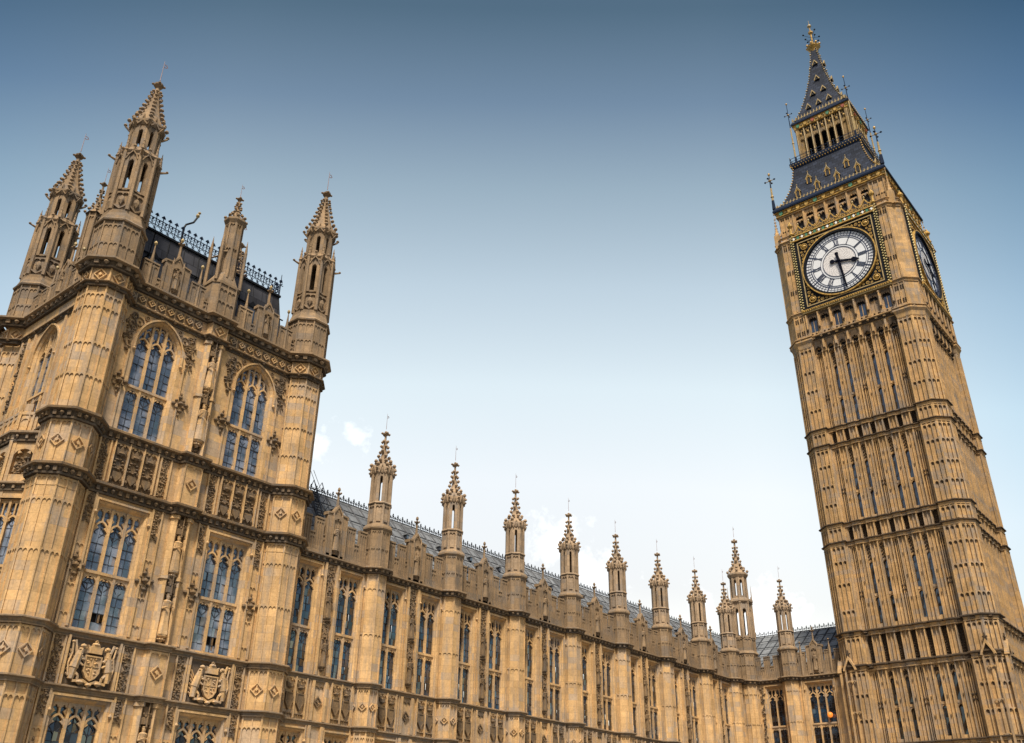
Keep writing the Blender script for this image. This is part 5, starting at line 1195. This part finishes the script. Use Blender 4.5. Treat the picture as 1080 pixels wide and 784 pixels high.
# dials
DZ, DR = 56.35, 3.55
d = MB('gold', 'black', 'blue', 'palegold', 'red')
def ring(mb, r0_, r1_, w0, w1, n=72):
    pts = []; fs = []
    for i in range(n):
        c, s__ = math.cos(2*math.pi*i/n), math.sin(2*math.pi*i/n)
        pts += [(r0_*c, w0, DZ+r0_*s__), (r1_*c, w0, DZ+r1_*s__), (r1_*c, w1, DZ+r1_*s__), (r0_*c, w1, DZ+r0_*s__)]
    for i in range(n):
        a = 4*i; b = 4*((i+1) % n)
        for k in range(4): fs.append((a+k, b+k, b+(k+1) % 4, a+(k+1) % 4))
    mb.add(pts, fs)
d.use('black'); d.box(-4.22, 4.22, 6.3, 6.62, DZ-4.2, DZ+4.2)
for r_, t, m, w_ in ((4.12, 0.26, 'black', 6.74), (3.93, 0.1, 'palegold', 6.78), (3.83, 0.1, 'black', 6.7)): d.use(m); d.stroke([(-r_, DZ-r_), (-r_, DZ+r_), (r_, DZ+r_), (r_, DZ-r_)], t, 6.6, w_, True)
d.use('gold'); ring(d, 3.74, 3.86, 6.6, 6.9); d.use('black'); ring(d, 3.52, 3.75, 6.5, 6.88)
for su in (-1, 1):
    for sz in (-1, 1):
        d.use('gold'); cu_, cz_ = su*3.28, DZ+sz*3.28
        d.stroke([(cu_+0.34*math.cos(R(40*k)), cz_+0.34*math.sin(R(40*k))) for k in range(9)], 0.07, 6.62, 6.78, True); d.blob(cu_, 6.72, cz_, 0.24, 0.12, 0.24)
        for (du, dz, r_) in ((0.28, -0.95, 0.16), (-0.95, 0.28, 0.16), (0.3, -1.4, 0.12), (-1.4, 0.3, 0.12), (0.42, 0.42, 0.1), (0.38, -0.55, 0.1), (-0.55, 0.38, 0.1), (0.38, -1.75, 0.09), (-1.75, 0.38, 0.09), (0, -0.62, 0.09), (-0.62, 0, 0.09)):
            u_, z_ = cu_+su*du, cz_+sz*dz; d.use('gold'); d.stroke([(u_+r_*math.cos(R(60*k)), z_+r_*math.sin(R(60*k))) for k in range(6)], 0.05, 6.62, 6.7, True); d.use('palegold'); d.blob(u_, 6.66, z_, r_*0.5)
# dog-tooth shafts, gilded bands
g = MB('gold', 'black', 'palegold', 'green', 'white', 'tower', 'cream')
for sg in (-1, 1):
    g.use('black'); g.box(sg*4.45-0.2, sg*4.45+0.2, 6.3, 6.8, 52.0, 61.5)
    n = 29
    for i in range(n):
        z = 52.15+9.3*i/n
        for c, dd in ((-0.11, 0), (0.11, 0.5)):
            g.use('cream'); g.blob(sg*4.45+c, 6.84, z+dd*9.3/n, 0.105, 0.09, 0.095)
        
    g.use('gold'); g.turn(sg*4.45, 6.65, [(0.12, 61.5), (0.26, 61.7), (0.14, 61.9), (0.12, 62.5), (0.3, 62.75), (0.3, 62.9), (0.1, 63.2), (0.05, 63.4)], 8); g.blob(sg*4.45, 6.65, 52.0, 0.3, 0.25, 0.2)
g.use('gold'); g.box(-4.6, 4.6, 6.35, 6.95, 51.8, 52.0); g.use('palegold'); g.box(-4.55, 4.55, 6.35, 6.88, 51.65, 51.82)
for k in range(40): g.use('gold'); g.blob(-4.4+8.8*k/39, 6.96, 51.92, 0.08)
g.use('gold'); g.box(-4.6, 4.6, 6.35, 6.9, 60.58, 60.72); g.box(-4.6, 4.6, 6.3, 6.9, 61.18, 61.3); g.use('black'); g.box(-4.5, 4.5, 6.3, 6.78, 60.7, 61.2)
for k in range(19):
    x = -4.2+8.4*k/18; g.use(('white', 'green')[k % 2]); g.prism([(x-0.13, 60.78), (x-0.13, 61.12), (x+0.13, 61.12), (x+0.13, 60.78)] if k % 2 else [(x-0.15, 60.95), (x, 61.15), (x+0.15, 60.95), (x, 60.75)], 6.75, 6.84)
    g.use('gold'); g.blob(x+0.23, 6.8, 60.95, 0.07, 0.05, 0.13)
for k in range(7):                               # pierced gilt crest above the dial
    x = k*1.2-3.6; g.use('gold'); g.stroke([(x-0.6, 61.75), (x-0.3, 62.0), (x, 62.55), (x+0.3, 62.0), (x+0.6, 61.75)], 0.12, 6.5, 6.64)
    for i in range(5):
        for j in range(3): g.use(('gold', 'palegold')[(i+j) % 2]); g.blob(x-0.48+0.24*i, 6.56, 61.42+0.2*j, 0.105, 0.08, 0.09)
    g.use('gold')
    g.stroke([(x+0.22*math.cos(R(60*i)), 61.62+0.2*math.sin(R(60*i))) for i in range(6)], 0.06, 6.52, 6.6, True); g.use('palegold'); g.blob(x, 6.56, 62.75, 0.11, 0.1, 0.22)
    for i in range(8): g.blob(x-0.56+0.16*i, 6.6, 61.42+0.08*(i % 2), 0.055)
    g.use('gold'); g.blob(x+0.6, 6.56, 61.95, 0.08, 0.08, 0.16); g.bar((x+0.6, 6.56, 61.3), (x+0.6, 6.56, 61.9), 0.04, 0.04, 4)
g.use('palegold'); g.box(-4.3, 4.3, 6.3, 6.45, 61.3, 61.75)
sides('gilded_surround', g)
f = MB('opal', 'opal2', 'blue', 'black'); n = 72
f.add([(0, 6.64, DZ)]+[(DR*math.cos(2*math.pi*i/n), 6.64, DZ+DR*math.sin(2*math.pi*i/n)) for i in range(n)], [(0, 1+i, 1+(i+1) % n) for i in range(n)])
f.use('opal2'); f.add([(0, 6.645, DZ)]+[(1.68*math.cos(2*math.pi*i/n), 6.645, DZ+1.68*math.sin(2*math.pi*i/n)) for i in range(n)], [(0, 1+i, 1+(i+1) % n) for i in range(n)])
M['dialiron'] = plain('slate_blue_dial_iron', (0.04, 0.05, 0.085), 0.6, spec=0.1); ir = MB('dialiron')
def radial(mb, ang, r0_, r1_, wd, w0=6.642, w1=6.68):
    s__, c = math.sin(R(ang)), math.cos(R(ang)); mb.stroke([(r0_*s__, DZ+r0_*c), (r1_*s__, DZ+r1_*c)], wd, w0, w1)
for r_, t in ((3.5, 0.06), (2.98, 0.07), (2.80, 0.045), (1.95, 0.03)): ring(ir, r_-t/2, r_+t/2, 6.64, 6.68)
for r_ in (3.24,): ring(ir, r_-0.016, r_+0.016, 6.64, 6.665)
ring(ir, 1.68, 1.74, 6.64, 6.69)
for k in range(60):
    if k % 5 == 0: radial(ir, 6*k, 2.8, 3.5, 0.11)
    else: radial(ir, 6*k, 3.0, 3.5, 0.035)
NUM = ['XII', 'I', 'II', 'III', 'IIII', 'V', 'VI', 'VII', 'VIII', 'IX', 'X', 'XI']
for h_, s__ in enumerate(NUM):
    wds = {'I': 0.13, 'V': 0.3, 'X': 0.3}; tot = sum(wds[c] for c in s__); x = -tot/2; th = R(30*h_); sn, cs2 = math.sin(th), math.cos(th)
    def P_(a, b): return (a*cs2+(2.0+b)*sn, DZ-a*sn+(2.0+b)*cs2)
    for c in s__:
        wd_ = wds[c]; m_ = x+wd_/2
        if c == 'I': ir.stroke([P_(m_, 0), P_(m_, 0.74)], 0.06, 6.642, 6.685)
        elif c == 'V': ir.stroke([P_(m_-0.1, 0.74), P_(m_, 0)], 0.07, 6.642, 6.685); ir.stroke([P_(m_, 0), P_(m_+0.1, 0.74)], 0.04, 6.642, 6.685)
        else: ir.stroke([P_(m_-0.1, 0.74), P_(m_+0.1, 0)], 0.07, 6.642, 6.685); ir.stroke([P_(m_+0.1, 0.74), P_(m_-0.1, 0)], 0.04, 6.642, 6.685)
        x += wd_
    ir.stroke([P_(-tot/2, 0.0), P_(tot/2, 0.0)], 0.03, 6.642, 6.68); ir.stroke([P_(-tot/2, 0.74), P_(tot/2, 0.74)], 0.03, 6.642, 6.68)
for j in range(3):                               # lattice of the centre glass
    for k in range(24): ir.stroke([((0.1+0.52*j)*math.sin(R(15*k+7*j)), DZ+(0.1+0.52*j)*math.cos(R(15*k+7*j))), ((0.62+0.52*j)*math.sin(R(15*k+12*(1 if j % 2 else -1))), DZ+(0.62+0.52*j)*math.cos(R(15*k+12*(1 if j % 2 else -1))))], 0.008, 6.646, 6.652)
hd = MB('hand')
def handpoly(mb, ang, prof, w0, w1):
    sn, cs2 = math.sin(R(ang)), math.cos(R(ang)); L1 = [(x*cs2+y*sn, DZ-x*sn+y*cs2) for x, y in prof] + [(-x*cs2+y*sn, DZ+x*sn+y*cs2) for x, y in prof[::-1]]
    mb.prism(L1, w0, w1)
handpoly(hd, 105.3, [(0.1, -0.95), (0.22, -0.85), (0.22, -0.62), (0.1, -0.5), (0.13, 0), (0.11, 1.25), (0.27, 1.42), (0.24, 1.6), (0.05, 2.05), (0.0, 2.1)], 6.74, 6.8)
handpoly(hd, 174.3, [(0.12, -1.05), (0.2, -0.95), (0.13, -0.6), (0.15, 0), (0.12, 1.2), (0.07, 3.3), (0.0, 3.45)], 6.84, 6.9)
hd.turn(0, 0, [(0, 0)]*2, 3) if False else None
hd.blob(0, 6.9, DZ, 0.24, 0.12, 0.24)
sides('clock_dial', d, None, (('dial_glass', f), ('dial_numerals', ir), ('hands', hd)))
# belfry
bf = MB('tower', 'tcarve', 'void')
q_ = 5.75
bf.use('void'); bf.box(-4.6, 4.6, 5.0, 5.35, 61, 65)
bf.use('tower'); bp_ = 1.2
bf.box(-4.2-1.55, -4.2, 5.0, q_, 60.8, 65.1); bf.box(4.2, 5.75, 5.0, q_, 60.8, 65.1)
bf.box(-4.2, 4.2, 5.2, q_, 60.8, 61.5)
for k in range(8): x = -4.2+bp_*k; bf.box(x-0.18, x+0.18, 5.2, q_, 61.5, 65.1); bf.box(x-0.08, x+0.08, q_-0.02, q_+0.12, 61.5, 64.9)
for k in range(7):
    x = (k-3)*bp_; archfill(bf, x-0.42, x+0.42, 63.95, 0.6, 65.1, 5.5, q_-0.06, 4)
    bf.use('tower'); archfill(bf, x-0.38, x, 63.55, 0.3, 63.95, 5.5, q_-0.12, 3); archfill(bf, x, x+0.38, 63.55, 0.3, 63.95, 5.5, q_-0.12, 3)
    for i in range(3): bf.blob(x-0.15+0.15*i, q_-0.1, 64.3+0.1*(i == 1), 0.07)
    bf.use('tower')
for sg in (-1, 1):
    for d_ in (0.3, 0.85, 1.4): bf.box(sg*(4.3+d_)-0.05, sg*(4.3+d_)+0.05, q_-0.02, q_+0.1, 61.5, 65)
    for z in (63, 64.6):
        for d_ in (0.55, 1.1):
            bf.use('tcarve')
            for i in (-1, 1): bf.blob(sg*(4.3+d_)+i*0.12, q_+0.02, z, 0.1, 0.06, 0.12)
    bf.use('tower')
bf.box(-5.8, 5.8, 5.6, q_+0.16, 64.85, 65.0)
# stepped shoulder between clock stage and belfry
bf.column([(-6.4, 5.5), (-6.4, 6.3), (6.4, 6.3), (6.4, 5.5)], 61.1, 61.9, [(-5.9, 5.3), (-5.9, 5.8), (5.9, 5.8), (5.9, 5.3)])
sides('belfry_wall', bf)
pn = MB('tower', 'tcarve')
pn.box(-0.28, 0.28, -0.28, 0.28, 60.9, 62.6); spirelet(pn, 0, 0, 0.22, 62.6, 65.6, ncr=6, n=4, cs=1.6)
pn.path([(-0.25, -0.25, 62.6), (-0.45, -0.45, 63.4), (-0.75, -0.75, 63.8)], 0.12)
pk4 = Kit('corner_pinnacle', pn)
for q in range(4):
    x, y = 6.15*math.cos(R(-45-90*q)), 6.15*math.sin(R(-45-90*q)); s2 = 6.15
    sx, sy_ = ((1, -1), (-1, -1), (-1, 1), (1, 1))[q]; pk4.put(tw, (sx*s2, sy_*s2, 0), (0, -90, 180, 90)[q])
# eaves frieze
ef = MB('tower', 'gold', 'green', 'red', 'blue', 'palegold', 'troof')
def sq(h): return [(-h, h), (h, h), (h, -h), (-h, -h)]
ef.use('gold'); ef.sweep(sq(5.8), [(-0.3, 64.98), (0, 65.0), (0.25, 65.05), (0.25, 65.12), (0.1, 65.15), (0.12, 65.6), (0.3, 65.65), (0.3, 65.7), (0, 65.72)], True)
ef.use('blue'); ef.sweep(sq(5.8), [(0, 65.7), (0.42, 65.72), (0.46, 65.9), (0.3, 66.3), (-0.2, 66.5)], True)
for q in range(4):
    ef.frame(0, 0, 90*q)
    for k in range(12):
        x = -5.4+10.8*k/11; ef.use(('green', 'gold', 'gold', 'red')[k % 4] if k % 2 == 0 else 'gold'); ef.prism([(x-0.2, 65.62), (x-0.2, 65.3), (x, 65.1), (x+0.2, 65.3), (x+0.2, 65.62)], 5.9, 6.08)
        ef.use('palegold'); ef.blob(x+0.49, 5.98, 65.38, 0.16, 0.08, 0.12); 
    for k in range(30):
        x = -5.7+11.4*k/29; ef.use('palegold'); ef.prism([(x-0.1, 66.35), (x, 66.25), (x+0.1, 66.35), (x, 66.48)], 6.02, 6.12); ef.prism([(x-0.08, 66.6), (x, 66.55), (x+0.08, 66.6), (x, 66.85)], 5.86, 5.92)
        ef.box(x-0.19, x+0.19, 5.87, 5.9, 66.57, 66.6)
ef.frame(); obj('eaves_frieze', ef, tw)
# roofs
rprof = [(5.85, 66.2), (5.1, 67.4), (4.5, 68.9), (4.08, 70.6), (3.9, 72.2)]
def flare(mb, prof):
    for (a, za), (b, zb) in zip(prof, prof[1:]): mb.column(sq(a), za, zb, sq(b))
def halfat(prof, z):
    for (a, za), (b, zb) in zip(prof, prof[1:]):
        if z <= zb: return a+(b-a)*(z-za)/(zb-za)
    return prof[-1][0]
rf = MB('troof', 'palegold', 'gold'); flare(rf, rprof)
rf.use('gold')
for i in range(15):
    z = 66.5+5.5*i/14; h_ = halfat(rprof, z)
    for su in (-1, 1):
        for sw in (-1, 1): rf.blob(su*h_, sw*h_, z+0.08, 0.12)
ro = obj('lower_roof', rf, tw)
lu = MB('gold', 'palegold', 'void', 'troof')
lu.use('troof'); lu.box(-0.24, 0.24, -0.9, 0.02, 0, 0.75); lu.prism([(-0.3, 0.72), (0, 1.25), (0.3, 0.72)], -0.9, 0.02)
lu.use('void'); lu.box(-0.15, 0.15, 0, 0.03, 0.08, 0.62); lu.prism([(-0.15, 0.6), (0, 0.85), (0.15, 0.6)], 0, 0.03)
lu.use('gold'); lu.stroke([(-0.22, 0), (-0.22, 0.68), (0, 1.05), (0.22, 0.68), (0.22, 0)], 0.08, 0.0, 0.08); lu.use('palegold'); lu.stroke([(-0.36, 0.62), (0, 1.28), (0.36, 0.62)], 0.08, -0.02, 0.12); lu.bar((0, 0.05, 1.25), (0, 0.05, 1.7), 0.05, 0.02, 4); lu.blob(0, 0.05, 1.62, 0.09)
lum = lu.mesh('lucarne')
for q, r_ in enumerate(ROT):
    a = R(r_)
    for (z, us) in ((67.15, (-3.37, -1.12, 1.12, 3.37)), (68.9, (-2.15, 0, 2.15))):
        for u in us:
            w_ = halfat(rprof, z)+0.05; lx, ly = u, -w_; obj('lucarne', lum, tw, (lx*math.cos(a)-ly*math.sin(a), lx*math.sin(a)+ly*math.cos(a), z), r_)
# gallery and lantern
ga = MB('gold', 'palegold', 'blue', 'tower')
ga.use('blue'); ga.sweep(sq(3.75), [(0, 72.0), (0.15, 72.05), (0.35, 72.4), (0.42, 72.75), (0.42, 72.9), (-0.5, 72.95)], True)
for q in range(4):
    ga.frame(0, 0, 90*q)
    for k in range(26):
        x = -4.05+8.1*k/25; ga.use('palegold'); ga.blob(x, 4.12, 72.6, 0.09); ga.use('gold'); ga.blob(x+0.15, 4.02, 72.32, 0.09, 0.09, 0.12)
        if k % 2 == 0: ga.use('blue'); ga.bar((x, 4.05, 72.9), (x, 4.05, 73.75), 0.03, 0.03, 4); ga.use('palegold'); ga.blob(x, 4.05, 73.8, 0.06)
    ga.use('blue'); ga.box(-4.05, 4.05, 4.03, 4.07, 73.6, 73.65); ga.box(-4.05, 4.05, 4.03, 4.07, 73.2, 73.24)
ga.frame(); obj('gallery', ga, tw)
la = MB('palegold', 'gold', 'void', 'tower')
M['lstone'] = stone('pale_gilded_stone', (0.30, 0.195, 0.08), 0.2, 0.7); la.mats[3] = 'lstone'
for q in range(4):
    la.frame(0, 0, 90*q); la.use('lstone'); ps = 0.86
    for k in range(8):
        x = -3.01+ps*k; la.box(x-0.12, x+0.12, 2.75, 3.05, 72.8, 78.3) if 0 < k < 7 else la.box(x-0.14, x+0.14, 2.75, 3.08, 72.8, 78.3)
        la.use('palegold'); la.bar((x, 3.12, 72.9), (x, 3.12, 78.0), 0.05, 0.05, 5); la.use('lstone')
    for k in range(7):
        x = (k-3)*ps
        archfill(la, x-0.32, x+0.32, 76.1, 0.55, 77.0, 2.8, 3.0, 4)
        if k in (0, 6): la.box(x-0.3, x+0.3, 2.75, 2.85, 72.8, 76.5)
        for d_ in (-0.11, 0.11): la.box(x+d_-0.03, x+d_+0.03, 2.85, 3.03, 77.0, 78.3)
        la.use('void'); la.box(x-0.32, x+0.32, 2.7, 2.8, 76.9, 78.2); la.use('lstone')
        la.use('gold'); la.blob(x, 3.05, 77.3, 0.13, 0.1, 0.22); la.blob(x-0.2, 3.02, 77.7, 0.08); la.blob(x+0.2, 3.02, 77.7, 0.08); la.use('lstone')
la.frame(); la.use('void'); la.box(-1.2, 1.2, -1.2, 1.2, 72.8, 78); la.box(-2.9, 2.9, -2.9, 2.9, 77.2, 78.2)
obj('lantern', la, tw)
e2 = MB('gold', 'green', 'red', 'blue', 'palegold')
e2.sweep(sq(3.05), [(0, 78.1), (0.15, 78.15), (0.2, 78.7), (0.32, 78.75), (0, 78.8)], True); e2.use('blue'); e2.sweep(sq(3.05), [(0, 78.78), (0.38, 78.8), (0.4, 78.95), (0.25, 79.25), (-0.2, 79.4)], True)
for q in range(4):
    e2.frame(0, 0, 90*q)
    for k in range(7): x = -2.7+5.4*k/6; e2.use(('green', 'gold', 'red', 'gold')[k % 4]); e2.prism([(x-0.18, 78.68), (x-0.18, 78.38), (x, 78.18), (x+0.18, 78.38), (x+0.18, 78.68)], 3.2, 3.32); e2.use('palegold'); e2.blob(x+0.45, 3.27, 78.45, 0.13, 0.07, 0.1)
    for k in range(18): x = -3.15+6.3*k/17; e2.use('palegold'); e2.prism([(x-0.08, 79.32), (x, 79.25), (x+0.08, 79.32), (x, 79.45)], 3.36, 3.42); e2.prism([(x-0.1, 79.55), (x, 79.48), (x+0.1, 79.55), (x, 79.95)], 3.22, 3.27); e2.box(x-0.18, x+0.18, 3.22, 3.26, 79.5, 79.55)
e2.frame(); obj('lantern_eaves', e2, tw)
sprof = [(3.15, 79.2), (2.3, 81.3), (1.6, 83.8), (1.0, 86.6), (0.58, 89.4), (0.34, 91.6)]
s3 = MB('troof', 'gold', 'palegold'); flare(s3, sprof); s3.use('palegold')
for i in range(30):
    z = 79.6+11.9*i/29; h_ = halfat(sprof, z)
    for su in (-1, 1):
        for sw in (-1, 1): s3.blob(su*h_, sw*h_, z+0.05, 0.1+0.04*(i % 3 == 0))
obj('spire', s3, tw)
sl_ = MB('gold', 'palegold', 'void', 'troof'); sl_.use('troof'); sl_.prism([(-0.28, 0), (0, 0.6), (0.28, 0)], -0.7, 0.1); sl_.use('void'); sl_.prism([(-0.17, 0.0), (0, 0.38), (0.17, 0.0)], 0.08, 0.13); sl_.use('palegold'); sl_.stroke([(-0.32, -0.05), (0, 0.62), (0.32, -0.05)], 0.11, 0.05, 0.2); slm = sl_.mesh('spire_lucarne')
for r_ in ROT:
    a = R(r_)
    for (z, us) in ((80.9, (-1.25, 0, 1.25)), (83.2, (-0.65, 0.65)), (85.7, (0,)), (88.6, (0,))):
        for u in us: w_ = halfat(sprof, z)+0.06; lx, ly = u, -w_; obj('lucarne', slm, tw, (lx*math.cos(a)-ly*math.sin(a), lx*math.sin(a)+ly*math.cos(a), z), r_)
fn = MB('gold', 'palegold', 'black', 'blue')
fn.turn(0, 0, [(0.4, 92.2), (0.5, 92.5), (0.8, 92.9), (0.85, 93.05), (0.4, 93.1), (0.22, 93.4), (0.12, 93.8), (0.1, 95.3), (0.3, 95.5), (0.3, 95.7), (0.08, 95.9), (0.05, 96.6)], 8)
for i in range(8): an = R(45*i); fn.blob(0.8*math.cos(an), 0.8*math.sin(an), 93.2, 0.16, 0.16, 0.24)
fn.use('palegold'); fn.blob(0, 0, 96.7, 0.28, 0.28, 0.35); fn.bar((0, 0, 96.7), (0, 0, 97.8), 0.05, 0.02)
fn.use('black')
for i in range(4):
    an = R(90*i+45)
    for r_, z in ((0.85, 94.3), (1.05, 95.0)): fn.bar((0, 0, z-0.3), (r_*math.cos(an), r_*math.sin(an), z), 0.025, 0.025, 4); fn.blob(r_*math.cos(an), r_*math.sin(an), z+0.05, 0.13)
fn.v = [(x_, y_, z_-0.9) for x_, y_, z_ in fn.v]
obj('spire_finial', fn, tw)
def pole(z0, z1, s_=1.0, nm='finial'):
    p = MB('palegold', 'blue', 'gold'); p.bar((0, 0, z0), (0, 0, z0+(z1-z0)*0.6), 0.11*s_, 0.08*s_, 6); p.use('blue'); p.bar((0, 0, z0+(z1-z0)*0.6), (0, 0, z1), 0.06*s_, 0.03*s_, 5)
    p.use('blue'); p.bar((0, 0, z0), (0, 0, z0+1.2), 0.16*s_, 0.12*s_, 6)
    zc = z0+(z1-z0)*0.82
    p.use('gold')
    for i in range(4): an = R(90*i); c, s2 = math.cos(an), math.sin(an); p.bar((0, 0, zc), (0.38*s_*c, 0.38*s_*s2, zc), 0.04*s_, 0.03*s_, 4); p.use('blue'); p.blob(0.42*s_*c, 0.42*s_*s2, zc, 0.1*s_); p.use('gold')
    p.blob(0, 0, z1, 0.12*s_, 0.12*s_, 0.2*s_); p.blob(0, 0, zc, 0.14*s_); p.blob(0, 0, z0+(z1-z0)*0.35, 0.16*s_)
    return p.mesh(nm)
e_m = pole(66.3, 71.2, 1.3); g_m = pole(72.8, 82.2, 1.0); GH = 3.5
for su in (-1, 1):
    for sw in (-1, 1): (obj('finial', e_m, tw, (su*6.05, sw*6.05, 0)) if su < 0 else None); obj('finial', g_m, tw, (su*GH, sw*GH, 0))
